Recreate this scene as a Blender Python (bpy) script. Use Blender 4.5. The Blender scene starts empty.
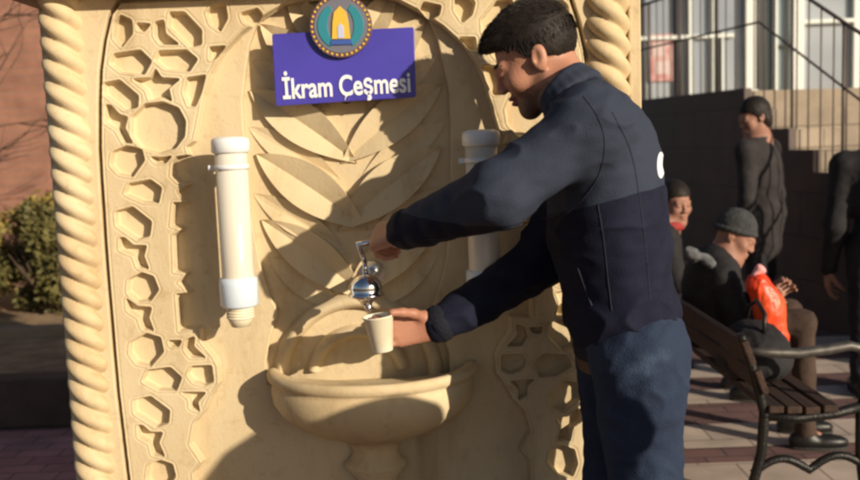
import bpy, bmesh, math, random
import numpy as np
from mathutils import Vector, Matrix, noise, Euler
random.seed(7); rng = np.random.default_rng(7)
S = bpy.context.scene
COL = S.collection
PI = math.pi
R_ = math.radians

# ------------------------------------------------------------------ camera
F_PX, PITCH, ROLL = 922.0, R_(6.2), R_(2.1)
CAM = Vector((0, 0, 1.35))
fwd = Vector((0, math.cos(PITCH), -math.sin(PITCH)))
up0 = Vector((0, math.sin(PITCH), math.cos(PITCH)))
rt0 = Vector((1, 0, 0))
RT = math.cos(ROLL)*rt0 - math.sin(ROLL)*up0
UP = math.sin(ROLL)*rt0 + math.cos(ROLL)*up0
cd = bpy.data.cameras.new('camera'); cam = bpy.data.objects.new('camera', cd); COL.objects.link(cam)
cd.sensor_width = 36; cd.lens = 36*F_PX/860; cd.clip_end = 600; cd.clip_start = 0.05
cam.matrix_world = Matrix(((RT.x, UP.x, -fwd.x, CAM.x), (RT.y, UP.y, -fwd.y, CAM.y), (RT.z, UP.z, -fwd.z, CAM.z), (0, 0, 0, 1)))
S.camera = cam
cd.dof.use_dof = True; cd.dof.focus_distance = 2.1; cd.dof.aperture_fstop = 3.6

def P(px, py, Y):
    """world point on the plane y=Y seen at photo pixel (px,py)"""
    d = fwd*F_PX + RT*(px-430) - UP*(py-240)
    return CAM + d*((Y-CAM.y)/d.y)

# ------------------------------------------------------------------ light
W = bpy.data.worlds.new('World'); S.world = W; W.use_nodes = True
nt = W.node_tree; nt.nodes.clear()
sky = nt.nodes.new('ShaderNodeTexSky'); sky.sky_type = 'NISHITA'; sky.sun_disc = False
SUN_EL, SUN_AZ = R_(17), R_(135)
sky.sun_elevation = SUN_EL; sky.sun_rotation = SUN_AZ
bg = nt.nodes.new('ShaderNodeBackground'); bg.inputs[1].default_value = 0.062
wo = nt.nodes.new('ShaderNodeOutputWorld')
nt.links.new(sky.outputs[0], bg.inputs[0]); nt.links.new(bg.outputs[0], wo.inputs[0])
sl = bpy.data.lights.new('sun', 'SUN'); sl.energy = 5.0; sl.angle = R_(0.55); sl.color = (1, .87, .68)
so = bpy.data.objects.new('sun', sl); COL.objects.link(so)
tosun = Vector((math.sin(SUN_AZ)*math.cos(SUN_EL), math.cos(SUN_AZ)*math.cos(SUN_EL), math.sin(SUN_EL)))
so.rotation_euler = tosun.to_track_quat('Z', 'Y').to_euler()
S.view_settings.view_transform = 'Standard'; S.view_settings.look = 'None'
S.view_settings.exposure = 0.16; S.view_settings.gamma = 1
S.cycles.filter_width = 2.5

# ------------------------------------------------------------------ materials
def mat(name, col, rough=.8, col2=None, nscale=8, bump=0, bscale=60, metal=0, spec=.4, detail=5, stretch=None, emit=None, trans=0, sheen=0, amount=(.35, .65)):
    m = bpy.data.materials.new(name); m.use_nodes = True
    n = m.node_tree.nodes; l = m.node_tree.links
    b = n['Principled BSDF']
    b.inputs['Base Color'].default_value = (*col, 1); b.inputs['Roughness'].default_value = rough
    b.inputs['Metallic'].default_value = metal; b.inputs['Specular IOR Level'].default_value = spec
    if trans: b.inputs['Transmission Weight'].default_value = trans
    if sheen: b.inputs['Sheen Weight'].default_value = sheen
    tc = n.new('ShaderNodeTexCoord'); mp = n.new('ShaderNodeMapping')
    l.new(tc.outputs['Object'], mp.inputs[0])
    if stretch: mp.inputs['Scale'].default_value = stretch
    if col2:
        t = n.new('ShaderNodeTexNoise'); t.inputs['Scale'].default_value = nscale; t.inputs['Detail'].default_value = detail
        r = n.new('ShaderNodeValToRGB'); r.color_ramp.elements[0].color = (*col, 1); r.color_ramp.elements[1].color = (*col2, 1)
        r.color_ramp.elements[0].position = amount[0]; r.color_ramp.elements[1].position = amount[1]
        l.new(mp.outputs[0], t.inputs[0]); l.new(t.outputs[0], r.inputs[0]); l.new(r.outputs[0], b.inputs['Base Color'])
    if bump:
        t2 = n.new('ShaderNodeTexNoise'); t2.inputs['Scale'].default_value = bscale; t2.inputs['Detail'].default_value = 6
        bp = n.new('ShaderNodeBump'); bp.inputs['Strength'].default_value = bump; bp.inputs['Distance'].default_value = .01
        l.new(mp.outputs[0], t2.inputs[0]); l.new(t2.outputs[0], bp.inputs['Height']); l.new(bp.outputs[0], b.inputs['Normal'])
    return m

def brick_mat(name, c1, c2, mortar, bw, bh, msize=.01, rough=.85, bump=.4, rot=(R_(90), 0, 0), offset=.5):
    m = bpy.data.materials.new(name); m.use_nodes = True
    n = m.node_tree.nodes; l = m.node_tree.links; b = n['Principled BSDF']; b.inputs['Roughness'].default_value = rough
    tc = n.new('ShaderNodeTexCoord'); mp = n.new('ShaderNodeMapping'); mp.vector_type = 'POINT'
    sx = n.new('ShaderNodeSeparateXYZ'); cx = n.new('ShaderNodeCombineXYZ')
    l.new(tc.outputs['Object'], sx.inputs[0])
    if rot == 'floor':
        l.new(sx.outputs[0], cx.inputs[0]); l.new(sx.outputs[1], cx.inputs[1])
    elif rot == 'side':
        l.new(sx.outputs[1], cx.inputs[0]); l.new(sx.outputs[2], cx.inputs[1])
    else:
        l.new(sx.outputs[0], cx.inputs[0]); l.new(sx.outputs[2], cx.inputs[1])
    br = n.new('ShaderNodeTexBrick'); br.inputs['Scale'].default_value = 1; br.offset = offset
    br.inputs['Color1'].default_value = (*c1, 1); br.inputs['Color2'].default_value = (*c2, 1); br.inputs['Mortar'].default_value = (*mortar, 1)
    br.inputs['Brick Width'].default_value = bw; br.inputs['Row Height'].default_value = bh; br.inputs['Mortar Size'].default_value = msize
    br.inputs['Mortar Smooth'].default_value = .3
    l.new(cx.outputs[0], br.inputs['Vector'])
    t = n.new('ShaderNodeTexNoise'); t.inputs['Scale'].default_value = 5; t.inputs['Detail'].default_value = 8
    l.new(tc.outputs['Object'], t.inputs[0])
    mx = n.new('ShaderNodeMix'); mx.data_type = 'RGBA'; mx.blend_type = 'MULTIPLY'; mx.inputs[0].default_value = .7
    rr = n.new('ShaderNodeValToRGB'); rr.color_ramp.elements[0].position = .3; rr.color_ramp.elements[0].color = (.55, .55, .55, 1); rr.color_ramp.elements[1].position = .65
    l.new(t.outputs[0], rr.inputs[0]); l.new(br.outputs[0], mx.inputs[6]); l.new(rr.outputs[0], mx.inputs[7]); l.new(mx.outputs[2], b.inputs['Base Color'])
    bp = n.new('ShaderNodeBump'); bp.inputs['Strength'].default_value = bump; bp.inputs['Distance'].default_value = .01; bp.invert = True
    l.new(br.outputs['Fac'], bp.inputs['Height']); l.new(bp.outputs[0], b.inputs['Normal'])
    return m

def tone(m, attr, col, lo=.45, hi=.55):
    """blend the base colour towards col where the mesh attribute is high (cloth panels, painted highlight, lips)"""
    n = m.node_tree.nodes; l = m.node_tree.links; b = n['Principled BSDF']; inp = b.inputs['Base Color']
    a = n.new('ShaderNodeAttribute'); a.attribute_name = attr
    mr = n.new('ShaderNodeMapRange'); mr.inputs[1].default_value = lo; mr.inputs[2].default_value = hi
    mx = n.new('ShaderNodeMix'); mx.data_type = 'RGBA'; mx.inputs[7].default_value = (*col, 1); mx.inputs[6].default_value = inp.default_value
    if inp.is_linked: l.new(inp.links[0].from_socket, mx.inputs[6])
    l.new(a.outputs['Fac'], mr.inputs[0]); l.new(mr.outputs[0], mx.inputs[0]); l.new(mx.outputs[2], inp)
def setattr_v(me, name, vals):
    at = me.attributes.new(name, 'FLOAT', 'POINT'); at.data.foreach_set('value', np.asarray(vals, dtype=np.float32))
def photo_xy(c):
    d = Vector(c)-CAM; z = d.dot(fwd); return 430+F_PX*d.dot(RT)/z, 240-F_PX*d.dot(UP)/z
M = {}
STONE1, STONE2 = (.59, .465, .285), (.66, .54, .35)
M['stone'] = mat('sandstone', STONE1, .82, STONE2, 3, .12, 130, detail=10, spec=.25)
M['stone_col'] = mat('sandstone_rope', (.60, .455, .265), .8, STONE2, 4, .10, 140, spec=.25)
def stains(m, scale=2.2, stretch=(1, 1, .22), col=(.62, .56, .5), lo=.5, hi=.72, fac=.8):
    n = m.node_tree.nodes; l = m.node_tree.links; inp = n['Principled BSDF'].inputs['Base Color']; src = inp.links[0].from_socket
    tc = n.new('ShaderNodeTexCoord'); mp = n.new('ShaderNodeMapping'); mp.inputs['Scale'].default_value = stretch
    t = n.new('ShaderNodeTexNoise'); t.inputs['Scale'].default_value = scale; t.inputs['Detail'].default_value = 9; t.inputs['Roughness'].default_value = .65; t.inputs['Distortion'].default_value = .4
    r = n.new('ShaderNodeValToRGB'); r.color_ramp.elements[0].position = lo; r.color_ramp.elements[1].position = hi; r.color_ramp.elements[0].color = (1, 1, 1, 1); r.color_ramp.elements[1].color = (*col, 1)
    mx = n.new('ShaderNodeMix'); mx.data_type = 'RGBA'; mx.blend_type = 'MULTIPLY'; mx.inputs[0].default_value = fac
    l.new(tc.outputs['Object'], mp.inputs[0]); l.new(mp.outputs[0], t.inputs[0]); l.new(t.outputs[0], r.inputs[0]); l.new(src, mx.inputs[6]); l.new(r.outputs[0], mx.inputs[7]); l.new(mx.outputs[2], inp)
stains(M['stone'], 5, col=(.55, .47, .38), lo=.48, hi=.75); stains(M['stone'], 28, (1, 1, 1), (.75, .70, .62), .55, .7, .6)
stains(M['stone_col'], 7); stains(M['stone_col'], 30, (1, 1, 1), (.75, .70, .62), .55, .7, .5)
def clear_mat(name, tint, fac):
    m = bpy.data.materials.new(name); m.use_nodes = True; n = m.node_tree.nodes; l = m.node_tree.links; n.clear()
    t = n.new('ShaderNodeBsdfTransparent'); t.inputs[0].default_value = (*tint, 1); g = n.new('ShaderNodeBsdfGlossy'); g.inputs['Roughness'].default_value = .12
    lw = n.new('ShaderNodeLayerWeight'); lw.inputs[0].default_value = .35; a = n.new('ShaderNodeMath'); a.operation = 'MULTIPLY_ADD'; a.inputs[1].default_value = .5; a.inputs[2].default_value = fac
    mx = n.new('ShaderNodeMixShader'); o = n.new('ShaderNodeOutputMaterial')
    l.new(lw.outputs['Fresnel'], a.inputs[0]); l.new(a.outputs[0], mx.inputs[0]); l.new(t.outputs[0], mx.inputs[1]); l.new(g.outputs[0], mx.inputs[2]); l.new(mx.outputs[0], o.inputs[0]); return m
M['clear'] = clear_mat('clear_tube', (.93, .94, .95), .10)
M['sign_blue'] = mat('sign_blue', (.055, .045, .34), .35, (.07, .055, .40), 6, spec=.5)
M['sign_edge'] = mat('sign_edge', (.03, .03, .14), .4)
M['white'] = mat('white_letter', (.82, .82, .84), .5)
M['crest_rim'] = mat('crest_rim', (.12, .05, .10), .4, (.16, .11, .10), 40)
M['crest_grey'] = mat('crest_grey', (.16, .16, .20), .4)
M['crest_teal'] = mat('crest_teal', (.03, .22, .28), .4)
M['crest_blue'] = mat('crest_blue', (.05, .10, .35), .4)
M['crest_gold'] = mat('crest_gold', (.70, .45, .06), .4)
M['crest_pale'] = mat('crest_pale', (.5, .52, .7), .4)
M['plastic_white'] = mat('milky_plastic', (.70, .63, .52), .3, (.80, .75, .66), 14, spec=.5, stretch=(1, 1, .2))
M['plastic_cap'] = mat('white_plastic', (.80, .80, .80), .35, spec=.5)
M['plastic_blue'] = mat('pale_blue_plastic', (.66, .74, .82), .3, spec=.5)
M['cup'] = mat('paper_cup', (.80, .70, .50), .6, (.84, .78, .62), 20)
M['chrome'] = mat('chrome', (.75, .75, .77), .12, metal=1)
M['black_plastic'] = mat('black_plastic', (.02, .02, .02), .4)
M['skin'] = mat('skin', (.40, .18, .115), .5, (.46, .225, .145), 14, .12, 180, spec=.4)
tone(M['skin'], 'beard', (.13, .07, .052), .1, 1.0); tone(M['skin'], 'lips', (.30, .11, .09), .3, .8)
M['skin2'] = mat('skin_pale', (.30, .145, .10), .6, (.34, .17, .12), 14, .1, 150)
M['lip'] = mat('lip', (.32, .12, .09), .5)
M['stubble'] = mat('stubble', (.20, .105, .075), .7, (.30, .15, .10), 60)
M['eye'] = mat('eye_white', (.7, .66, .62), .2)
M['iris'] = mat('iris', (.03, .018, .01), .15)
M['hair'] = mat('dark_hair', (.010, .0075, .0065), .6, (.018, .012, .009), 60, .12, 220, spec=.25)
M['jk_light'] = mat('slate_cloth', (.030, .037, .058), .8, (.044, .052, .076), 22, .12, 260, sheen=.1, stretch=(1, 1, 1.5))
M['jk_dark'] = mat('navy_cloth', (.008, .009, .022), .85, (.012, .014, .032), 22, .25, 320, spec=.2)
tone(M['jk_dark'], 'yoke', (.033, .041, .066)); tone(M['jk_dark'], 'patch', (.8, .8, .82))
M['jk_collar'] = mat('collar_cloth', (.030, .037, .060), .85, (.038, .046, .070), 22, .25, 320, spec=.2)
M['jk_seam'] = mat('seam_thread', (.020, .023, .036), .8)
M['jk_rib'] = mat('navy_rib', (.007, .008, .018), .85, bump=.5, bscale=200)
M['jeans'] = mat('dark_denim', (.011, .021, .050), .85, (.021, .038, .080), 7, .4, 300, amount=(.35, .75))
tone(M['jeans'], 'sun_highlight', (.07, .11, .19), .0, 1.5)  # pale patch is a sun highlight put into the denim colour
M['sun_highlight'] = mat('highlight_denim', (.055, .085, .14), .85, (.025, .042, .085), 20, .4, 300)  # denim in the paler tone of the painted highlight
M['shirt'] = mat('grey_shirt', (.16, .16, .19), .8)
M['belt'] = mat('brown_belt', (.07, .035, .02), .5)
M['shoe'] = mat('black_leather', (.012, .011, .011), .4, bump=.15, bscale=90)
M['sole'] = mat('shoe_sole', (.03, .028, .026), .7)
M['coat_black'] = mat('black_coat', (.010, .009, .011), .85, (.018, .016, .018), 14, .3, 120)
M['coat_grey'] = mat('charcoal_coat', (.022, .018, .019), .9, (.034, .029, .030), 10, .3, 120)
M['trs_brown'] = mat('brown_trousers', (.042, .025, .018), .9, (.062, .038, .027), 12, .3, 120)
M['trs_dark'] = mat('dark_trousers', (.012, .011, .014), .9, (.02, .018, .022), 12, .3, 120)
M['cap_grey'] = mat('grey_knit', (.035, .036, .039), .95, (.055, .057, .06), 40, .6, 140)
M['scarf'] = mat('pale_grey_scarf', (.16, .165, .175), .9, (.08, .085, .09), 30, .5, 140)
M['red_cloth'] = mat('red_cloth', (.30, .03, .03), .8)
M['orange'] = mat('orange_bag', (.85, .10, .02), .4, (.75, .05, .015), 9, .4, 40, spec=.5)
M['pink_knot'] = mat('pink_wrap', (.75, .35, .35), .5)
M['iron'] = mat('black_iron', (.012, .011, .011), .45, bump=.3, bscale=90, metal=.3)
M['arm_metal'] = mat('worn_steel', (.13, .12, .11), .5, (.07, .065, .06), 30, metal=.6)
M['bench_wood'] = mat('bench_wood', (.026, .013, .009), .8, (.05, .026, .017), 6, .4, 30, stretch=(6, .4, 6))
M['pink_wall'] = brick_mat('pink_brick', (.35, .17, .115), (.30, .14, .095), (.28, .155, .115), .24, .075, .008, bump=.3)
M['tile'] = brick_mat('tan_tile', (.36, .29, .22), (.30, .24, .18), (.17, .13, .10), .62, .15, .007, bump=.3)
M['tile_top'] = mat('tan_slab', (.30, .24, .18), .8, (.24, .19, .14), 6, .3, 60)
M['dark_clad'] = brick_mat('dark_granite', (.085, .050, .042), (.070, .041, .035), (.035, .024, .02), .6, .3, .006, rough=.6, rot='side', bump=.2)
M['paving'] = brick_mat('mauve_paving', (.20, .105, .095), (.16, .085, .078), (.09, .055, .05), .2, .1, .006, rot='floor', bump=.5)
M['pink_paving'] = brick_mat('pink_paving', (.62, .27, .23), (.52, .22, .19), (.30, .15, .13), .2, .1, .006, rot='floor', bump=.5)
M['strip'] = brick_mat('pale_strip', (.62, .50, .41), (.52, .41, .335), (.30, .23, .19), .3, .3, .006, rot='floor', bump=.4)
M['kerb_dark'] = mat('dark_kerb_stone', (.055, .038, .03), .75, (.08, .055, .045), 6, .4, 50)
M['kerb_pale'] = mat('pale_kerb_stone', (.30, .23, .17), .8, (.22, .17, .12), 8, .3, 50)
M['soil'] = mat('dry_soil', (.42, .28, .16), .95, (.22, .14, .08), 6, .9, 30, detail=8)
M['leaf_dark'] = mat('leaf_dark', (.075, .070, .022), .7, (.14, .12, .035), 3)
M['leaf_mid'] = mat('leaf_mid', (.17, .135, .035), .7, (.30, .22, .06), 3)
M['bark'] = mat('bark', (.09, .055, .035), .9, (.05, .03, .02), 12, .6, 60)
M['glass'] = mat('window_glass', (.27, .30, .35), .12, (.36, .39, .43), .9, spec=.8, detail=3)
M['glass2'] = mat('tinted_glass', (.14, .20, .23), .12, (.22, .28, .31), .8, spec=.8, detail=3)
M['frame_white'] = mat('white_frame', (.72, .74, .70), .45)
M['frame_dark'] = mat('dark_frame', (.03, .03, .032), .45)
M['wall_white'] = mat('white_render', (.62, .60, .56), .85, (.55, .53, .49), 4)
M['poster_pink'] = mat('poster_pink', (.50, .22, .21), .6, (.58, .36, .34), 9, amount=(.4, .6))
M['poster_white'] = mat('poster_white', (.60, .46, .44), .6)
M['rail'] = mat('railing_paint', (.10, .078, .07), .55)

# ------------------------------------------------------------------ object helpers
def tag(o, label=None, cat=None, group=None, kind=None):
    if label: o['label'] = label
    if cat: o['category'] = cat
    if group: o['group'] = group
    if kind: o['kind'] = kind
    return o
def empty(name, loc, label=None, cat=None, group=None):
    o = bpy.data.objects.new(name, None); COL.objects.link(o); o.location = loc; o.empty_display_size = .1
    return tag(o, label, cat, group)
def link(name, me, parent=None, mats=None, label=None):
    """mesh data are in world coordinates; parented children keep them"""
    o = bpy.data.objects.new(name, me); COL.objects.link(o)
    if mats:
        me.materials.clear()
        for m in (mats if isinstance(mats, (list, tuple)) else [mats]): me.materials.append(m)
    if parent:
        o.parent = parent
        o.matrix_parent_inverse = world_of(parent).inverted()
    if label: o['label'] = label
    return o
def world_of(o):
    m = Matrix.Translation(o.location) @ o.rotation_euler.to_matrix().to_4x4() if o.parent is None else world_of(o.parent) @ o.matrix_parent_inverse @ (Matrix.Translation(o.location) @ o.rotation_euler.to_matrix().to_4x4())
    return m

class MB:
    def __init__(s): s.v = []; s.f = []; s.sm = []; s.mi = []
    def add(s, vs, fs, smooth=False, mi=0):
        b = len(s.v); s.v += [tuple(v) for v in vs]
        for f in fs: s.f.append(tuple(b+i for i in f)); s.sm.append(smooth); s.mi.append(mi)
    def box(s, x0, x1, y0, y1, z0, z1, mi=0, T=None):
        vs = [Vector(p) for p in ((x0, y0, z0), (x1, y0, z0), (x1, y1, z0), (x0, y1, z0), (x0, y0, z1), (x1, y0, z1), (x1, y1, z1), (x0, y1, z1))]
        if T: vs = [T @ v for v in vs]
        s.add(vs, [(0, 3, 2, 1), (4, 5, 6, 7), (0, 1, 5, 4), (1, 2, 6, 5), (2, 3, 7, 6), (3, 0, 4, 7)], False, mi)
    def tube(s, pts, r, n=10, mi=0, cap=True, flat=None):
        pts = [Vector(p) for p in pts]; rings = []
        rs = r if isinstance(r, (list, tuple)) else [r]*len(pts)
        prev = None
        for i, p in enumerate(pts):
            t = (pts[min(i+1, len(pts)-1)] - pts[max(i-1, 0)]).normalized()
            ref = Vector((0, 1, 0)) if abs(t.y) < .9 else Vector((1, 0, 0))
            if prev is not None: ref = prev
            a = (ref - t*ref.dot(t)).normalized(); b = t.cross(a); prev = a
            fy = flat if flat else 1
            rings.append([p + a*rs[i]*fy*math.cos(2*PI*k/n) + b*rs[i]*math.sin(2*PI*k/n) for k in range(n)])
        vs = [v for rg in rings for v in rg]; fs = []
        for i in range(len(rings)-1):
            for k in range(n):
                fs.append((i*n+k, i*n+(k+1) % n, (i+1)*n+(k+1) % n, (i+1)*n+k))
        s.add(vs, fs, True, mi)
        if cap:
            s.add(rings[0], [tuple(range(n))[::-1]], False, mi); s.add(rings[-1], [tuple(range(n))], False, mi)
    def lathe(s, cx, cy, prof, n=40, mi=0, a0=0, a1=2*PI, T=None):
        vs = []; fs = []; m = len(prof)
        full = abs(a1-a0-2*PI) < 1e-6; nn = n if full else n+1
        for k in range(nn):
            a = a0+(a1-a0)*k/n
            for (r, z) in prof:
                v = Vector((cx+r*math.cos(a), cy+r*math.sin(a), z))
                vs.append(T @ v if T else v)
        for k in range(n):
            k2 = (k+1) % nn
            for i in range(m-1):
                fs.append((k*m+i, k2*m+i, k2*m+i+1, k*m+i+1))
        s.add(vs, fs, True, mi)
    def mesh(s, name, recalc=True):
        me = bpy.data.meshes.new(name); me.from_pydata(s.v, [], s.f)
        me.polygons.foreach_set('use_smooth', s.sm); me.polygons.foreach_set('material_index', s.mi)
        if recalc:
            bm = bmesh.new(); bm.from_mesh(me); bmesh.ops.remove_doubles(bm, verts=bm.verts, dist=1e-5)
            bmesh.ops.recalc_face_normals(bm, faces=bm.faces); bm.to_mesh(me); bm.free()
        me.update(); return me
    def build(s, name, mats, parent=None, bevel=0, label=None):
        o = link(name, s.mesh(name), parent, mats, label)
        if bevel:
            b = o.modifiers.new('bevel', 'BEVEL'); b.width = bevel; b.segments = 2; b.limit_method = 'ANGLE'; b.angle_limit = R_(40)
        return o

def curve_mesh(name, loops, y_front, thick, bevel=.0025):
    """filled 2D outline (first loop) with holes (the rest), standing in the XZ plane, front at y_front"""
    cu = bpy.data.curves.new(name, 'CURVE'); cu.dimensions = '2D'; cu.fill_mode = 'BOTH'
    cu.extrude = thick/2-bevel; cu.bevel_depth = bevel; cu.bevel_resolution = 2; cu.offset = -bevel
    for lp in loops:
        sp = cu.splines.new('POLY'); sp.points.add(len(lp)-1); sp.use_cyclic_u = True
        for i, (x, z) in enumerate(lp): sp.points[i].co = (x, z, 0, 1)
    ob = bpy.data.objects.new(name, cu); COL.objects.link(ob)
    dg = bpy.context.evaluated_depsgraph_get(); dg.update()
    me = bpy.data.meshes.new_from_object(ob.evaluated_get(dg))
    bpy.data.objects.remove(ob); bpy.data.curves.remove(cu)
    me.transform(Matrix.Translation((0, y_front+thick/2, 0)) @ Matrix.Rotation(PI/2, 4, 'X'))
    me.update(); return me

def text_mesh(txt, size, extrude, offset=0):
    cu = bpy.data.curves.new('t', 'FONT'); cu.body = txt; cu.size = size; cu.extrude = extrude; cu.offset = offset; cu.align_x = 'CENTER'
    ob = bpy.data.objects.new('t', cu); COL.objects.link(ob)
    dg = bpy.context.evaluated_depsgraph_get(); dg.update()
    me = bpy.data.meshes.new_from_object(ob.evaluated_get(dg)); bpy.data.objects.remove(ob); bpy.data.curves.remove(cu)
    return me

# ------------------------------------------------------------------ SDF modelling (smooth unions meshed with surface nets)
class Field:
    def __init__(s, h): s.h = h; s.pr = []
    def cone(s, a, b, ra, rb, k=.02, sub=False, sc=None):
        s.pr.append(('c', Vector(a), Vector(b), ra, rb, k, sub, sc)); return s
    def ball(s, a, r, k=.02, sub=False): return s.cone(a, a, r, r, k, sub)
    def ell(s, c, rad, axes=None, k=.02, sub=False):
        s.pr.append(('e', Vector(c), rad, axes or (Vector((1, 0, 0)), Vector((0, 1, 0)), Vector((0, 0, 1))), None, k, sub, None)); return s
    def bounds(s, p):
        if p[0] == 'c':
            r = max(p[3], p[4]); lo = [min(p[1][i], p[2][i])-r for i in range(3)]; hi = [max(p[1][i], p[2][i])+r for i in range(3)]
        else:
            r = [math.sqrt(sum((p[3][j][i]*p[2][j])**2 for j in range(3))) for i in range(3)]
            lo = [p[1][i]-r[i] for i in range(3)]; hi = [p[1][i]+r[i] for i in range(3)]
        return lo, hi
    def mesh(s, name, post=None, disp=None):
        h = s.h; LO = np.full(3, 1e9); HI = np.full(3, -1e9)
        for p in s.pr:
            if p[6]: continue
            lo, hi = s.bounds(p); LO = np.minimum(LO, lo); HI = np.maximum(HI, hi)
        LO -= .03; HI += .03; n = np.ceil((HI-LO)/h).astype(int)+1
        Fd = np.full(n, .06, dtype=np.float32)
        ax = [LO[i]+np.arange(n[i])*h for i in range(3)]
        for p in s.pr:
            lo, hi = s.bounds(p); mg = p[5]+.02
            i0 = np.clip(np.floor((np.array(lo)-mg-LO)/h).astype(int), 0, n-1); i1 = np.clip(np.ceil((np.array(hi)+mg-LO)/h).astype(int)+1, 1, n)
            if np.any(i1 <= i0): continue
            sl = tuple(slice(a, b) for a, b in zip(i0, i1))
            X, Y, Z = np.meshgrid(ax[0][sl[0]], ax[1][sl[1]], ax[2][sl[2]], indexing='ij')
            if p[0] == 'c':
                a, b = p[1], p[2]; d = b-a; L = d.length_squared
                X = X-a.x; Y = Y-a.y; Z = Z-a.z
                if L > 1e-10:
                    t = np.clip((X*d.x+Y*d.y+Z*d.z)/L, 0, 1)
                    q = np.sqrt((X-t*d.x)**2+(Y-t*d.y)**2+(Z-t*d.z)**2)-(p[3]+(p[4]-p[3])*t)
                else: q = np.sqrt(X*X+Y*Y+Z*Z)-p[3]
            else:
                c, rad, A = p[1], p[2], p[3]
                X = X-c.x; Y = Y-c.y; Z = Z-c.z
                u = [(X*A[j].x+Y*A[j].y+Z*A[j].z) for j in range(3)]
                k0 = np.sqrt(sum((u[j]/rad[j])**2 for j in range(3)))+1e-9
                k1 = np.sqrt(sum((u[j]/rad[j]**2)**2 for j in range(3)))+1e-9
                q = k0*(k0-1)/k1
            cur = Fd[sl]; k = p[5]
            if p[6]:
                q = -q; hh = np.maximum(k-np.abs(cur-q), 0)/k; Fd[sl] = np.maximum(cur, q)+hh*hh*k/4
            else:
                hh = np.maximum(k-np.abs(cur-q), 0)/k; Fd[sl] = np.minimum(cur, q)-hh*hh*k/4
        if post: Fd = post(Fd, ax)
        V, Q = nets(Fd, LO, h)
        if disp is not None: V = disp(V, Q)
        me = bpy.data.meshes.new(name)
        me.vertices.add(len(V)); me.vertices.foreach_set('co', V.astype(np.float32).ravel())
        me.loops.add(len(Q)*4); me.loops.foreach_set('vertex_index', Q.astype(np.int32).ravel())
        me.polygons.add(len(Q)); me.polygons.foreach_set('loop_start', np.arange(0, len(Q)*4, 4, dtype=np.int32)); me.polygons.foreach_set('loop_total', np.full(len(Q), 4, dtype=np.int32))
        me.update(calc_edges=True); me.validate()
        me.polygons.foreach_set('use_smooth', [True]*len(me.polygons)); me.update()
        return me
def nets(Fd, LO, h):
    ins = Fd < 0
    nx, ny, nz = Fd.shape
    cnt = np.zeros((nx-1, ny-1, nz-1), np.int8)
    for a in (0, 1):
        for b in (0, 1):
            for c in (0, 1): cnt += ins[a:nx-1+a, b:ny-1+b, c:nz-1+c]
    I, J, K = np.nonzero((cnt > 0) & (cnt < 8))
    idx = np.full((nx-1, ny-1, nz-1), -1, np.int32); idx[I, J, K] = np.arange(len(I))
    acc = np.zeros((len(I), 3)); num = np.zeros(len(I))
    cor = [(a, b, c) for a in (0, 1) for b in (0, 1) for c in (0, 1)]
    for a in cor:
        for d in range(3):
            if a[d]: continue
            b = list(a); b[d] = 1
            fa = Fd[I+a[0], J+a[1], K+a[2]]; fb = Fd[I+b[0], J+b[1], K+b[2]]
            m = (fa < 0) != (fb < 0); t = np.where(m, fa/(fa-fb+1e-20), 0)
            for e in range(3):
                acc[:, e] += np.where(m, a[e]+(t if e == d else 0), 0)
            num += m
    V = np.stack([I, J, K], 1)+acc/num[:, None]; V = LO+V*h
    Q = []
    A = ins[:-1, 1:-1, 1:-1]; B = ins[1:, 1:-1, 1:-1]; i, j, k = np.nonzero(A != B); j += 1; k += 1; s = ins[i, j, k]
    q = np.stack([idx[i, j-1, k-1], idx[i, j, k-1], idx[i, j, k], idx[i, j-1, k]], 1); q[~s] = q[~s][:, ::-1]; Q.append(q)
    A = ins[1:-1, :-1, 1:-1]; B = ins[1:-1, 1:, 1:-1]; i, j, k = np.nonzero(A != B); i += 1; k += 1; s = ins[i, j, k]
    q = np.stack([idx[i-1, j, k-1], idx[i-1, j, k], idx[i, j, k], idx[i, j, k-1]], 1); q[~s] = q[~s][:, ::-1]; Q.append(q)
    A = ins[1:-1, 1:-1, :-1]; B = ins[1:-1, 1:-1, 1:]; i, j, k = np.nonzero(A != B); i += 1; j += 1; s = ins[i, j, k]
    q = np.stack([idx[i-1, j-1, k], idx[i, j-1, k], idx[i, j, k], idx[i-1, j, k]], 1); q[~s] = q[~s][:, ::-1]; Q.append(q)
    return V, np.concatenate(Q)
def vnormals(V, Q):
    n = np.cross(V[Q[:, 2]]-V[Q[:, 0]], V[Q[:, 3]]-V[Q[:, 1]]); N = np.zeros_like(V)
    for c in range(4): np.add.at(N, Q[:, c], n)
    return N/(np.linalg.norm(N, axis=1, keepdims=True)+1e-12)
def folds(amp, fx=(9, 9, 16), seed=0, fine=.25):
    def fn(V, Q):
        N = vnormals(V, Q); o = np.zeros(len(V)); sd = Vector((seed*3.1, seed*1.7, seed))
        for i, v in enumerate(V):
            p = Vector((v[0]*fx[0]+v[2]*4, v[1]*fx[1], v[2]*fx[2]-v[0]*5))+sd
            a = noise.noise(p); w = max(0, 1-abs(a)*3.2)
            o[i] = w*w*.8*(.5+noise.noise(p*.5+Vector((7, 3, 1)))) + .9*noise.noise(p*.6) + fine*noise.noise(p*2.7)
        return V+N*(amp*(o-.25))[:, None]
    return fn

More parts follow.
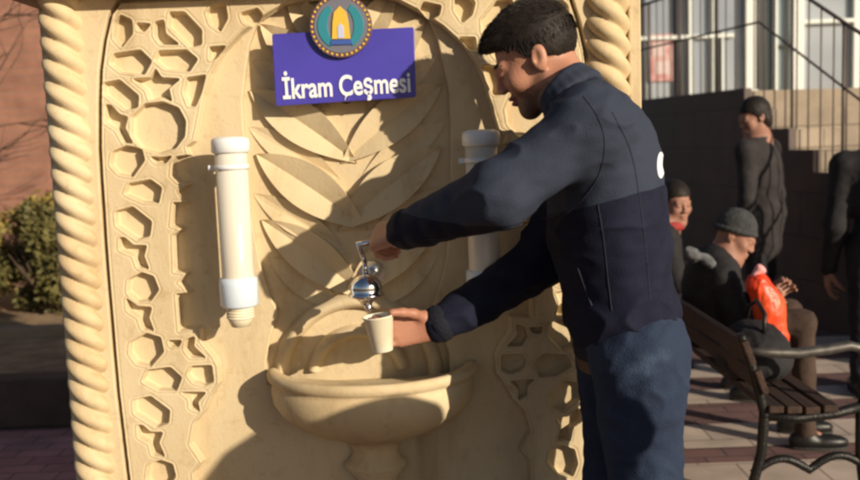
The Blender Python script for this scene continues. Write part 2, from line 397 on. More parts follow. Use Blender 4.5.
# ------------------------------------------------------------------ people
def frame(f, u):
    f = Vector(f).normalized(); u = Vector(u); u = (u-f*u.dot(f)).normalized(); return f, f.cross(u), u   # forward, side(right), up
def head_prims(Fd, c, f, u, sc=1.0, male=True):
    f, s, u = frame(f, u); c = Vector(c)
    L = lambda a, b, d: c+(f*a+s*b+u*d)*sc
    ax = (f, s, u); E = lambda p, r, k=.02, sub=False, A=ax: Fd.ell(L(*p), [x*sc for x in r], A, k*sc, sub)
    E((-.014, 0, .035), (.092, .073, .085)); E((.028, 0, -.03), (.058, .056, .078), .03)
    Fd.ball(L(.064, 0, -.098), .021*sc, .03*sc)
    for q in (-1, 1):
        Fd.cone(L(-.005, q*.05, -.05), L(.058, q*.014, -.1), .017*sc, .015*sc, .025*sc)
        Fd.cone(L(.074, q*.038, .022), L(.084, q*.008, .018), .010*sc, .010*sc, .015*sc)
        Fd.ball(L(.060, q*.038, -.022), .02*sc, .03*sc)
        E((.095, q*.031, .002), (.014, .016, .011), .012, True)
        E((.079, q*.031, .004), (.013, .014, .010), .004)
    Fd.cone(L(.085, 0, .014), L(.101, 0, -.026), .0075*sc, .0105*sc, .012*sc)
    for q in (-1, 1): Fd.ball(L(.097, q*.011, -.031), .0085*sc, .008*sc)
    E((.087, 0, -.056), (.011, .023, .0065), .006); E((.085, 0, -.069), (.011, .020, .007), .006)
    E((.097, 0, -.0625), (.008, .03, .0015), .004, True)
    for q in (-1, 1):
        e1 = (f*.95+u*.2).normalized(); e3 = e1.cross(s*q).normalized()*1
        E((-.012, q*.077, -.002), (.019, .008, .031), .006, False, (e1, s, u))
        E((-.004, q*.084, .003), (.011, .0065, .018), .004, True, (e1, s, u)); E((.004, q*.080, -.006), (.005, .005, .006), .004)
    return L, ax
def hand_prims(Fd, wrist, d, n, side, curl=(.5, .6, .6, .7), thumb=.6, sc=1.0, spread=.06, mult=(.9, 1.05, .7), tv=None):
    """wrist, finger direction d, palm normal n, side=+1 thumb along d x n, else -1"""
    d = Vector(d).normalized(); n = Vector(n); n = (n-d*n.dot(d)).normalized(); t = d.cross(n)*side
    w = Vector(wrist)
    offs = [.030, .010, -.010, -.029]; ln = [.092, .096, .091, .082]; fl = [(.040, .025, .020), (.045, .028, .021), (.041, .026, .020), (.032, .020, .018)]
    for i in range(4):
        k0 = w+(d*ln[i]+t*offs[i])*sc
        Fd.cone(w+(d*.008+t*offs[i]*.6)*sc, k0, .0145*sc, .0115*sc, .016*sc)
        dd = (d+t*offs[i]*spread/.03).normalized(); p = k0; a = 0; r = (.0095 if i < 3 else .008)*sc
        for j in range(3):
            a += curl[i]*mult[j]
            v = dd*math.cos(a)+n*math.sin(a); p2 = p+v*fl[i][j]*sc
            Fd.cone(p, p2, r*(1-.07*j), r*(.92-.07*j), .004*sc); p = p2
    p = w+(d*.022+t*.026+n*.008)*sc; Fd.ball(p, .015*sc, .015*sc)
    v = (d*.62+t*.62+n*(.3+.5*thumb)).normalized() if not tv else (d*tv[0]+t*tv[1]+n*tv[2]).normalized()
    for j, l in enumerate((.040, .032, .026)):
        p2 = p+v*l*sc; Fd.cone(p, p2, (.0125-.0012*j)*sc, (.0115-.0012*j)*sc, .007*sc); p = p2
        v = (v+n*thumb*.45-t*thumb*.45+d*.1).normalized() if not tv else (v+d*.28-n*.12-t*.1).normalized()
def shoe(parent, ank, dr, sc=1.0, m='shoe'):
    dr = Vector((dr[0], dr[1], 0)).normalized(); a = Vector(ank); z = Vector((0, 0, 1)); s = dr.cross(z)
    Fd = Field(.006)
    b = Vector((a.x, a.y, 0))
    Fd.cone(a+z*.03, b+z*.06*sc, .048*sc, .045*sc, .02)
    Fd.ell(b+dr*-.02*sc+z*.045*sc, (.065*sc, .042*sc, .045*sc), (dr, s, z), .02)
    Fd.ell(b+dr*.09*sc+z*.038*sc, (.115*sc, .046*sc, .038*sc), (dr, s, z), .03)
    def post(Fv, ax):
        return np.maximum(Fv, (.004-ax[2])[None, None, :].astype(np.float32))
    o = link('shoe', Fd.mesh('shoe', post), parent, M[m])
    mb = MB(); n = 24; prof = []
    ring = []
    for k in range(n):
        an = 2*PI*k/n; ring.append(b+dr*((.062+.142*math.cos(an))*sc)+s*(math.sin(an)*(.048+.006*math.cos(an))*sc))
    mb.add([r+z*.002 for r in ring]+[r+z*.018*sc for r in ring], [tuple(range(n))[::-1], tuple(range(n, 2*n))]+[(k, (k+1) % n, n+(k+1) % n, n+k) for k in range(n)])
    mb.build('sole', M['sole'], o)

def hair_mesh(c, f, u, sc, h, line, top=(.10, .082, .095), extra=(), disp=.003, cc=(-.02, 0, .042)):
    f, s, u = frame(f, u); c = Vector(c); L = lambda a, b, d: c+(f*a+s*b+u*d)*sc
    Fd = Field(h); Fd.ell(L(*cc), [x*sc for x in top], (f, s, u), .01)
    for (p, r) in extra: Fd.ell(L(*p), [x*sc for x in r], (f, s, u), .015)
    def post(Fv, ax):
        X, Y, Z = np.meshgrid(ax[0]-c.x, ax[1]-c.y, ax[2]-c.z, indexing='ij')
        a = (X*f.x+Y*f.y+Z*f.z)/sc; d = (X*u.x+Y*u.y+Z*u.z)/sc; b = (X*s.x+Y*s.y+Z*s.z)/sc
        hl = np.interp(a, [p[0] for p in line], [p[1] for p in line]).astype(np.float32)
        return np.maximum(Fv, ((hl-d)*sc*.8).astype(np.float32))
    def dp(V, Q):
        N = vnormals(V, Q); o = np.array([noise.noise(Vector(v)*70)+.7*noise.noise(Vector(v)*150) for v in V]); return V+N*(disp*o)[:, None]
    return Fd.mesh('hair', post, dp), L, (f, s, u)

# =========================================================== MAIN PERSON
def build_man():
    base = P(637, 345, 2.02); root = empty('person', (base.x, base.y, 0),
        'dark haired man in slate and navy jacket filling a paper cup at the fountain tap', 'person')
    hc = P(534, 60, 2.10); hf = Vector((-.89, .12, -.44)); hu = Vector((-.44, 0.02, .9))
    neck = P(575, 106, 2.03)
    sL, eL, wL = P(588, 128, 1.87), P(500, 194, 1.85), P(402, 231, 2.03)
    sR, eR, wR = P(583, 136, 2.16), P(541, 262, 2.19), P(434, 327, 2.14)
    hipL = P(638, 352, 1.93); hipR = P(620, 352, 2.10)
    kL = Vector((hipL.x+.018, 1.92, .50)); kR = Vector((hipR.x-.01, 2.10, .50))
    aL = Vector((kL.x+.03, 1.92, .09)); aR = Vector((kR.x+.02, 2.11, .09))
    chest, belly, hips = P(600, 178, 2.015), P(611, 250, 2.01), P(625, 322, 2.01)
    tax = (chest-hips).normalized(); fx = Vector((-1, 0, 0)); fx = (fx-tax*fx.dot(tax)).normalized(); ty = tax.cross(fx); TA = (fx, ty, tax)
    # --- body (skin)
    B = Field(.004)
    head_prims(B, hc, hf, hu, .945)
    f, s, u = frame(hf, hu)
    B.cone(hc-f*.035-u*.05, neck, .054, .060, .03)
    B.ell(chest, (.10, .15, .18), TA, .03); B.ell(belly, (.095, .13, .15), TA, .05); B.ell(hips, (.10, .14, .11), TA, .05)
    for a, e, w in ((sL, eL, wL), (sR, eR, wR)):
        B.cone(neck, a, .045, .05, .04); B.cone(a, e, .05, .038, .02); B.cone(e, w, .038, .026, .02)
    for a, k, n in ((hipL, kL, aL), (hipR, kR, aR)):
        B.cone(a, k, .075, .05, .03); B.cone(k, n, .05, .036, .02); B.ell(n+Vector((-.05, 0, -.045)), (.11, .036, .03), None, .02)
    hand_prims(B, wL, (P(360, 241, 2.14)-wL), (0.1, .75, -.62), -1, (.95, 1.0, 1.05, 1.1), .9, 1.0)
    hand_prims(B, wR, (P(393, 331, 2.128)-wR), (-.10, -.99, 0.1), 1, (.95, 1., 1.05, 1.1), .75, 1.0, .05, (.18, 1.05, .8), (.62, .30, .62))
    me = B.mesh('body')
    o = link('body', me, root, M['skin'])
    bv = []; lpv = []
    for v in me.vertices:
        q = (v.co-hc)/.945; a, b, d = q.dot(f), q.dot(s), q.dot(u); x_ = y_ = 0
        if a > -.02 and abs(b) < .1 and -.14 < d < .0:
            x_ = max(0, min(1, (-.040-d+.12*min(0, a-.02)+(.012 if abs(b) < .03 and a > .08 else 0))/.03+.5*noise.noise(v.co*60)))*(1 if a > -.005 else .0)
            if a > .072: y_ = max(0, 1.4-math.hypot(b/.024, (d+.0625)/.014))
        bv.append(x_*(1-min(1, y_))); lpv.append(min(1, y_*2))
    setattr_v(me, 'beard', bv); setattr_v(me, 'lips', lpv)
    L = lambda a, b, d: hc+(f*a+s*b+u*d)*.945
    for q in (-1, 1):
        mb = MB(); T = Matrix.Translation(L(.0775, q*.031, .003))
        ring = 10
        vs = []; fs = []
        for i in range(ring+1):
            th = PI*i/ring
            for k in range(16):
                ph = 2*PI*k/16; vs.append(L(.0765, q*.031, .002)+(f*math.cos(th)+s*math.sin(th)*math.cos(ph)+u*math.sin(th)*math.sin(ph)*.7)*.0105)
        for i in range(ring):
            for k in range(16): fs.append((i*16+k, i*16+(k+1) % 16, (i+1)*16+(k+1) % 16, (i+1)*16+k))
        mb.add(vs, fs, True)
        ey = mb.build('eye', [M['eye'], M['iris']], root)
        for p in ey.data.polygons:
            if (p.center-L(.0765, q*.031, .002)).normalized().dot(f) > .84: p.material_index = 1
        mb = MB(); mb.tube([L(.083, q*.012, .022), L(.087, q*.022, .027), L(.083, q*.036, .028), L(.072, q*.048, .022)], [.004, .0055, .0045, .002], 8); mb.build('eyebrow', M['hair'], root)
    # --- hair
    hm, HL, _ = hair_mesh(hc, hf, hu, .955, .003, [(-.12, -.052), (-.085, -.045), (-.04, -.012), (-.02, .0), (.015, .012), (.03, .045), (.075, .062), (.12, .07)],
        (.103, .081, .096), (((.05, 0, .080), (.050, .056, .030)), ((.0, 0, .098), (.075, .06, .030))), .0005)
    ho = link('hair', hm, root, M['hair'])
    mb = MB(); vs = [v for v in hm.vertices]
    for i in range(9000):
        v = vs[random.randrange(len(vs))]; nn = v.normal; q = v.co-hc
        if nn.dot(v.co-HL(-.02, 0, .03)) < 0: continue
        flow = (f*.8 if q.dot(u) > .06 else -u*.9-f*.2); flow = flow-nn*flow.dot(nn)
        dd = (nn*.12+flow*1.0+Vector((random.uniform(-.16, .16), random.uniform(-.16, .16), random.uniform(-.16, .16)))).normalized()
        l = random.uniform(.010, .022)*(1.0 if q.dot(u) > .03 else .5); sd = dd.cross(nn).normalized()*.0005
        a = v.co-nn*.002
        mb.add([a-sd, a+sd, a+dd*l*.6+sd*.6+nn*.001, a+dd*l], [(0, 1, 2), (0, 2, 3)])
    mb.build('hair_strands', M['hair'], ho)
    # --- jacket
    J = Field(.005)
    J.ell(chest, (.122, .180, .205), TA, .03); J.ell(P(610, 160, 2.015), (.095, .15, .13), TA, .05); J.ell(belly, (.128, .168, .20), TA, .06)
    J.ell(hips+tax*.015, (.126, .163, .095), TA, .05)
    J.cone(P(592, 128, 2.02), P(615, 150, 2.02), .062, .08, .05)
    for a, e, w, r in ((sL, eL, wL, 1.06), (sR, eR, wR, 1.0)):
        J.cone(neck-tax*.02, a, .052, .075, .05); J.cone(a, e, .074*r, .059*r, .03); J.cone(e, w+(e-w).normalized()*.012, .062*r, .043, .03)
    for a, e, w in ((sL, eL, wL), (sR, eR, wR)):     # elbow and cuff folds
        for t, r in ((.80, .060), (.90, .063), (1.0, .059)):
            p = a.lerp(e, t); J.ball(p+Vector((0, 0, -.004)), r, .012)
        for t, r in ((.18, .061), (.36, .056), (.55, .053), (.74, .050)): J.ball(e.lerp(w, t)+Vector((0, 0, -.004)), r, .010)
    J.ball(sL.lerp(eL, -.05), .083, .03)
    def jpost(Fv, ax):      # open hem, straight across; open neck
        X, Y, Z = np.meshgrid(*ax, indexing='ij'); q = hips-tax*.055
        cut = -((X-q.x)*tax.x+(Y-q.y)*tax.y+(Z-q.z)*tax.z)
        far = ((X-hips.x)**2+(Y-hips.y)**2 < .05)
        return np.where(far, np.maximum(Fv, cut), Fv).astype(np.float32)
    jm = J.mesh('jacket', jpost, folds(.011, (8, 6, 15), 2, .25))
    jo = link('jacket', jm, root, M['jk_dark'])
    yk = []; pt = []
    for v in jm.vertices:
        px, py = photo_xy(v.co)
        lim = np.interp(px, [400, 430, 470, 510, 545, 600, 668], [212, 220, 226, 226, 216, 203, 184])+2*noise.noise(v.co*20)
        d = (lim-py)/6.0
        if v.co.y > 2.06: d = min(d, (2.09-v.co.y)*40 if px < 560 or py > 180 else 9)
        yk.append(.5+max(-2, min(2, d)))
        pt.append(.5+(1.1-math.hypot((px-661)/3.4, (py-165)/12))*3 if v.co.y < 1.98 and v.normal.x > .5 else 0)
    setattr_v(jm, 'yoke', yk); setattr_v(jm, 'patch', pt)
    for w, e in ((wL, eL), (wR, eR)):
        d = (w-e).normalized(); mb = MB(); n = 14
        a = w-d*.035; mb.tube([a, a+d*.012, a+d*.03, a+d*.042], [.040, .046, .045, .036], 20, cap=True); mb.build('cuff', M['jk_rib'], jo)
    # sewn seams: raised piping lines projected on the cloth
    import mathutils
    bvh = mathutils.bvhtree.BVHTree.FromPolygons([v.co for v in jm.vertices], [tuple(p.vertices) for p in jm.polygons])
    def seam(name, pxs, rr=.0011, m='jk_seam', steps=4):
        pts = []
        for _ in range(2):
            pxs = [pxs[0]]+[((1-w_)*a_[0]+w_*b_[0], (1-w_)*a_[1]+w_*b_[1]) for a_, b_ in zip(pxs[:-1], pxs[1:]) for w_ in (.25, .75)]+[pxs[-1]]
        for i in range(len(pxs)-1):
            for k in range(steps):
                t = k/steps; a = pxs[i][0]+(pxs[i+1][0]-pxs[i][0])*t; b = pxs[i][1]+(pxs[i+1][1]-pxs[i][1])*t
                d = (P(a, b, 2)-CAM).normalized(); h = bvh.ray_cast(CAM, d)
                if h[0] is not None: pts.append(h[0]+h[1]*rr*.3)
        if len(pts) > 3:
            m_ = MB(); m_.tube(pts, rr, 6); m_.build(name, M[m], jo)
    seam('armhole_seam', [(583, 96), (600, 118), (606, 145), (600, 175), (584, 200), (566, 214)])
    seam('side_seam', [(598, 205), (604, 240), (608, 280), (612, 312)])
    seam('back_seam', [(612, 112), (632, 150), (640, 200), (646, 250), (650, 300)])
    seam('pocket_welt', [(578, 268), (586, 290), (592, 306)], .0022)
    seam('sleeve_seam', [(560, 214), (530, 222), (495, 232), (455, 238), (420, 240)])
    # collar ring standing round the neck
    C = Field(.004); cu_ = (hc-neck); cu_ = (cu_-f*cu_.dot(f)*.2).normalized()
    nf = Vector((-.9, .08, -.42)); nf = (nf-cu_*nf.dot(cu_)).normalized(); ns = nf.cross(cu_)
    cen = neck+cu_*.015
    for lvl, rr in ((-.006, .078), (.006, .072), (.018, .067), (.030, .065)):
        pts = []
        for k in range(21):
            a = R_(28)+(2*PI-R_(56))*k/20; pts.append(cen+cu_*(lvl-.012*math.cos(a))+nf*math.cos(a)*rr*.98+ns*math.sin(a)*rr*.95)
        for k in range(20): C.cone(pts[k], pts[k+1], .0065, .0065, .014)
    link('collar', C.mesh('collar'), jo, M['jk_collar'])
    C = Field(.004)
    for k in range(24):
        a, b = 2*PI*k/24, 2*PI*(k+1)/24
        q = lambda t: neck+cu_*(.035-.02*math.cos(t))+nf*math.cos(t)*.063+ns*math.sin(t)*.060
        C.cone(q(a), q(b), .007, .007, .006)
    link('shirt_collar', C.mesh('shirt_collar'), root, M['shirt'])
    # hem band and belt
    mb = MB(); n = 40
    for lv0, lv1, rx, ry, nm, mt in ((-.060, -.025, .122, .158, 'waistband', 'jk_rib'),):
        prof = [(lv0, .96), (lv0+.006, 1.0), (lv1-.006, 1.0), (lv1, .96)]; vs = []; fs = []
        for (z_, sc_) in prof:
            for k in range(n):
                a = 2*PI*k/n; vs.append(hips+tax*z_+fx*math.cos(a)*rx*sc_+ty*math.sin(a)*ry*sc_)
        for i in range(3):
            for k in range(n): fs.append((i*n+k, i*n+(k+1) % n, (i+1)*n+(k+1) % n, (i+1)*n+k))
        mb.add(vs, fs, True); mb.build(nm, M[mt], jo)
    # --- jeans
    T_ = Field(.005)
    T_.ell(hips-tax*.03, (.108, .145, .10), TA, .04)
    for a, k, n_ in ((hipL, kL, aL), (hipR, kR, aR)):
        T_.cone(a, k, .105, .072, .035); T_.cone(k, n_+Vector((0, 0, -.02)), .070, .056, .03); T_.ell(a+Vector((.022, 0, 0)), (.080, .082, .11), None, .04)
        for t in (.1, .2): T_.ball(n_.lerp(k, t), .064-.01*t, .01)
        T_.ball(k+Vector((-.01, 0, .03)), .073, .02)
    jm2 = T_.mesh('jeans', None, folds(.006, (12, 10, 15), 5, .5))
    je = link('jeans', jm2, root, M['jeans'])
    fd = []
    for v in jm2.vertices:
        px, py = photo_xy(v.co); fd.append((1.05-math.hypot((px-640+(py-370)*.9)/19, (py-370)/20)+.5*noise.noise(v.co*28)+.35*noise.noise(v.co*80)) if v.co.y < 1.93 else 0)  # mask of the highlight painted on the near thigh
    setattr_v(jm2, 'sun_highlight', fd)
    # belt glimpsed under the jacket hem
    mb = MB(); pts = []
    vs = []; fs = []
    for z_ in (-.083, -.053):
        for k in range(n): a = 2*PI*k/n; vs.append(hips+tax*z_+fx*math.cos(a)*.124+ty*math.sin(a)*.160)
    n = 40
    vs = []
    for z_ in (-.083, -.050):
        for k in range(n): a = 2*PI*k/n; vs.append(hips+tax*z_+fx*math.cos(a)*.119+ty*math.sin(a)*.158)
    for k in range(n): fs.append((k, (k+1) % n, n+(k+1) % n, n+k))
    mb.add(vs, fs, True); mb.build('belt', M['belt'], root)
    shoe(root, aL, (-1, -.1, 0)); shoe(root, aR, (-1, .05, 0))
    return wL, wR
wL, wR = build_man()

# =========================================================== background people
def person(name_label, J, mats, cap=None, sc=1.0, group=None, hands=True, h=.009, seed=1, hairlen=False):
    root = empty('person', (J['pelvis'][0], J['pelvis'][1], 0), name_label, 'person', group)
    V = {k: Vector(v) for k, v in J.items()}
    pel, ch, nk, hd = V['pelvis'], V['chest'], V['neck'], V['head']
    tax = (nk-pel).normalized(); fx = V['front']; fx = (fx-tax*fx.dot(tax)).normalized(); ty = tax.cross(fx); TA = (fx, ty, tax)
    hf, hu = V['hf'], V['hu']; f, s, u = frame(hf, hu)
    B = Field(.006); head_prims(B, hd, hf, hu, sc)
    B.cone(hd-f*.03*sc-u*.05*sc, nk, .05*sc, .055*sc, .03)
    B.cone(nk, pel, .09*sc, .10*sc, .04)
    for q in 'LR':
        sh, el, wr = V['sh'+q], V['el'+q], V['wr'+q]
        B.cone(nk, sh, .045*sc, .045*sc, .03); B.cone(sh, el, .045*sc, .036*sc); B.cone(el, wr, .036*sc, .026*sc)
        hp, kn, an = V['hip'+q], V['kn'+q], V['an'+q]
        B.cone(hp, kn, .07*sc, .05*sc, .03); B.cone(kn, an, .05*sc, .035*sc)
        B.ell(an+V['front']*.03*sc+Vector((0, 0, -.035*sc)), (.05*sc, .028*sc, .02*sc), None)
        hd_ = V.get('hd'+q, (wr-el)); hand_prims(B, wr, hd_, V.get('hn'+q, -ty*(1 if q == 'L' else -1)), 1 if q == 'L' else -1, (.4, .45, .5, .5), .5, sc*1.0)
    link('body', B.mesh('body'), root, mats['skin'])
    Jk = Field(h)
    Jk.ell(ch, (.12*sc, .19*sc, .20*sc), TA, .04); Jk.cone(ch, pel+tax*.02, .12*sc, .135*sc, .08)
    Jk.ell(pel+tax*.02, (.13*sc, .165*sc, .10*sc), TA, .05)
    for q in 'LR':
        sh, el, wr = V['sh'+q], V['el'+q], V['wr'+q]
        Jk.cone(nk-tax*.03, sh, .05*sc, .068*sc, .05); Jk.cone(sh, el, .070*sc, .056*sc, .03); Jk.cone(el, wr, .054*sc, .040*sc, .03)
    for k in range(14):
        a, b = 2*PI*k/14, 2*PI*(k+1)/14; q = lambda t: nk+u*.012+f*math.cos(t)*.066*sc+s*math.sin(t)*.064*sc; Jk.cone(q(a), q(b), .018*sc, .018*sc, .02)
    if 'skirt' in J:
        Jk.cone(pel, V['skirt'], .14*sc, .17*sc, .05)
    jo = link('coat', Jk.mesh('coat', None, folds(.006, (8, 7, 12), seed, .5)), root, mats['coat'])
    Tr = Field(h); Tr.ell(pel, (.115*sc, .15*sc, .095*sc), TA, .03)
    for q in 'LR':
        hp, kn, an = V['hip'+q], V['kn'+q], V['an'+q]
        Tr.cone(hp, kn, .088*sc, .064*sc, .03); Tr.cone(kn, an+Vector((0, 0, -.01)), .064*sc, .052*sc, .03)
    link('trousers', Tr.mesh('trousers', None, folds(.006, (11, 9, 14), seed+3, .5)), root, mats['trs'])
    for q in 'LR': shoe(root, V['an'+q], V.get('foot', V['front']), sc)
    if cap:
        m, HL, A = hair_mesh(hd, hf, hu, sc, .005, [(-.12, -.02), (0, .02), (.06, .042), (.12, .045)], (.105, .088, .10), (), .002)
        co = link('knit_cap', m, root, cap)
        Fr = Field(.005)
        for k in range(24):
            a, b = 2*PI*k/24, 2*PI*(k+1)/24; q = lambda t: HL(-.02+.098*math.cos(t), .082*math.sin(t), .028+.022*math.cos(t)); Fr.cone(q(a), q(b), .013*sc, .013*sc, .01)
        link('cap_brim', Fr.mesh('cap_brim'), co, cap)
    else:
        ex = (((-.05, 0, -.02), (.06, .085, .09)),) if hairlen else ()
        m, HL, A = hair_mesh(hd, hf, hu, sc, .005, [(-.12, -.12 if hairlen else -.05), (-.03, -.09 if hairlen else 0), (.02, .02), (.05, .05), (.12, .06)], (.104, .086, .098), ex, .0015)
        link('hair', m, root, mats['hair'])
    return root, V, jo
def seated(x, Y, hx, hz, sc, front=(1, -.12, 0), seat=.43):
    fr = Vector(front).normalized(); sd = Vector((fr.y, -fr.x, 0))
    pel = Vector((x, Y, seat+.10)); hd = Vector((hx, Y-.02, hz)); nk = hd+Vector((-.055, .01, -.12*sc)); ch = pel.lerp(nk, .66)+Vector((-.03, 0, 0))
    J = dict(pelvis=pel, chest=ch, neck=nk, head=hd, front=fr, hf=(.78, -.45, -.45), hu=(.4, -.1, .9))
    for q, g in (('R', 1), ('L', -1)):
        J['sh'+q] = nk+Vector((-.02, 0, -.05))+sd*.16*g*sc
        J['hip'+q] = pel+sd*.09*g*sc+Vector((0, 0, -.01)); J['kn'+q] = pel+fr*.42*sc+sd*.12*g*sc+Vector((0, 0, 0.01)); J['an'+q] = J['kn'+q]*1; J['an'+q] = Vector((J['kn'+q].x+.02, J['kn'+q].y, .09))
        J['el'+q] = J['sh'+q]+Vector((.06, 0, -.24*sc))+sd*.05*g; J['wr'+q] = J['kn'+q]+Vector((-.10, 0, .11))-sd*.05*g
    return J

p1 = dict(skin=M['skin2'], coat=M['coat_black'], trs=M['trs_brown'], hair=M['hair'])
J1 = seated(1.19, 3.90, 1.295, .895, .84)
root1, V1, jo1 = person('person in black coat and grey knit cap hunched on the bench beside the orange bag', J1, p1, cap=M['cap_grey'], sc=.84, seed=4)
# pale scarf over the shoulder
Fs = Field(.006)
for k in range(9):
    a = P(688+k*3.4, 250+k*1.9+2*math.sin(k), 3.75); b = P(688+(k+1)*3.4, 250+(k+1)*1.9+2*math.sin(k+1), 3.75); Fs.cone(a+Vector((0, .0, 0)), b, .016+.006*math.sin(k*1.3), .016+.006*math.sin(k*1.3+1.3), .012)
Fs.cone(P(690, 252, 3.78), P(700, 262, 3.9), .02, .03, .02)
link('scarf', Fs.mesh('scarf', None, folds(.006, (30, 30, 40), 3)), root1, M['scarf'])
p2 = dict(skin=M['skin2'], coat=M['coat_black'], trs=M['trs_dark'], hair=M['hair'])
J2 = seated(1.16, 4.62, 1.235, .985, .88); J2['hf'] = (.3, -.95, -.1); J2['hu'] = (0, -.1, 1)
root2, V2, jo2 = person('person with red collar sitting at the far end of the bench', J2, p2, sc=.88, seed=6)
Fs = Field(.006); nk = V2['neck']
for k in range(16):
    a, b = 2*PI*k/16, 2*PI*(k+1)/16; q = lambda t: nk+Vector((.075*math.cos(t), -.01+.075*math.sin(t), .0)); Fs.cone(q(a), q(b), .022, .022, .01)
link('red_collar', Fs.mesh('red_collar'), root2, M['red_cloth'])

def standing(x, Y, H, sc, front, face, lean=0, arms='down'):
    fr = Vector(front).normalized(); sd = Vector((fr.y, -fr.x, 0)); z = Vector((0, 0, 1))
    pel = Vector((x, Y, H*.53)); nk = Vector((x, Y, H*.85))+fr*(.02+lean); ch = pel.lerp(nk, .65); hd = nk+fr*.03+z*.135*sc
    J = dict(pelvis=pel, chest=ch, neck=nk, head=hd, front=fr, hf=face, hu=(0, 0, 1))
    for q, g in (('R', 1), ('L', -1)):
        J['sh'+q] = nk+sd*.175*g*sc-z*.055*sc; J['el'+q] = J['sh'+q]+sd*.05*g-z*.28*sc-fr*.03; J['wr'+q] = J['el'+q]+fr*.10-z*.22*sc+sd*.01*g
        J['hip'+q] = pel+sd*.09*g*sc; J['kn'+q] = Vector((x, Y, H*.28))+sd*.095*g*sc+fr*.01*g; J['an'+q] = Vector((x, Y, .09))+sd*.10*g*sc+fr*.04*g
    return J
J3 = standing(2.17, 6.0, 1.49, 1.10, (-.75, .65, 0), (-.8, -.15, -.25)); J3['skirt'] = Vector((2.13, 6.0, .62))
p3 = dict(skin=M['skin2'], coat=M['coat_grey'], trs=M['trs_dark'], hair=M['hair'])
person('person in long charcoal coat standing by the dark side of the stairs', J3, p3, sc=1.0, seed=8, hairlen=True)
J4 = standing(2.24, 4.5, 1.42, 1.05, (.25, .95, 0), (-.9, -.4, -.1))
p4 = dict(skin=M['skin2'], coat=M['coat_black'], trs=M['trs_dark'], hair=M['hair'])
person('person in black jacket standing at the right edge of the photo', J4, p4, sc=1.02, seed=9)

# orange bag
Fb = Field(.006); b0, b1 = P(758, 285, 3.62), P(780, 338, 3.60)
Fb.cone(b0, b1, .050, .036, .02); Fb.ell(b0.lerp(b1, .5), (.062, .05, .105), None, .03); Fb.cone(b1, b1+Vector((.02, 0, -.035)), .03, .012, .02)
ob = link('shopping_bag', Fb.mesh('shopping_bag', None, folds(.0065, (28, 26, 11), 11, .35)), None, M['orange'])
tag(ob, 'bright orange bag held against the coat of the seated person in the cap', 'bag')
Fk = Field(.004); k0 = P(757, 272, 3.62); Fk.cone(k0+Vector((-.012, 0, -.02)), k0+Vector((.01, 0, .012)), .012, .020, .01); Fk.ball(k0+Vector((.022, 0, .004)), .014, .008)
link('knot', Fk.mesh('knot', None, folds(.004, (60, 60, 60), 2)), ob, M['pink_knot'])

# =========================================================== FOUNTAIN
YF, YB, YN = 2.300, 2.332, 2.356       # lattice front, arch band front, niche floor
q = lambda px, py, Y=YF: (P(px, py, Y).x, P(px, py, Y).z)
AX = q(346, 130)[0]
mir = lambda pts: [(2*AX-x, z) for x, z in pts][::-1]
xl = P(64, 70, 2.30).x; xr = P(609, 70, 2.30).x; RR = .056
ztop = P(300, -9, YF).z
fountain = empty('stone_fountain', ((xl+xr)/2, 2.35, 0), 'yellow carved sandstone wall fountain with twisted columns, star lattice and half round basin', 'fountain')
mb = MB(); mb.box(xl-.075, xr+.085, YN, 2.80, 0, 1.82); mb.build('back_slab', M['stone'], fountain, .004)
# frame plate with arched opening
grooveL = [(116, -8), (108, 14), (102, 40), (98, 70), (97, 100), (97, 150), (100, 200), (104, 260), (109, 320), (115, 390), (121, 440), (127, 490), (131, 540)]
gl = [q(*p) for p in grooveL]; gl[0] = (gl[0][0], ztop-.004)
zb = gl[-1][1]
hole = gl+mir(gl)
outer = [(xl+.02, .0), (xr-.02, .0), (xr-.02, ztop), (xl+.02, ztop)]
outer[2] = (xr-.02, ztop+.02); outer[3] = (xl+.02, ztop+.02)
link('outer_frame', curve_mesh('outer_frame', [outer, hole], YF, .045, .003), fountain, M['stone'])
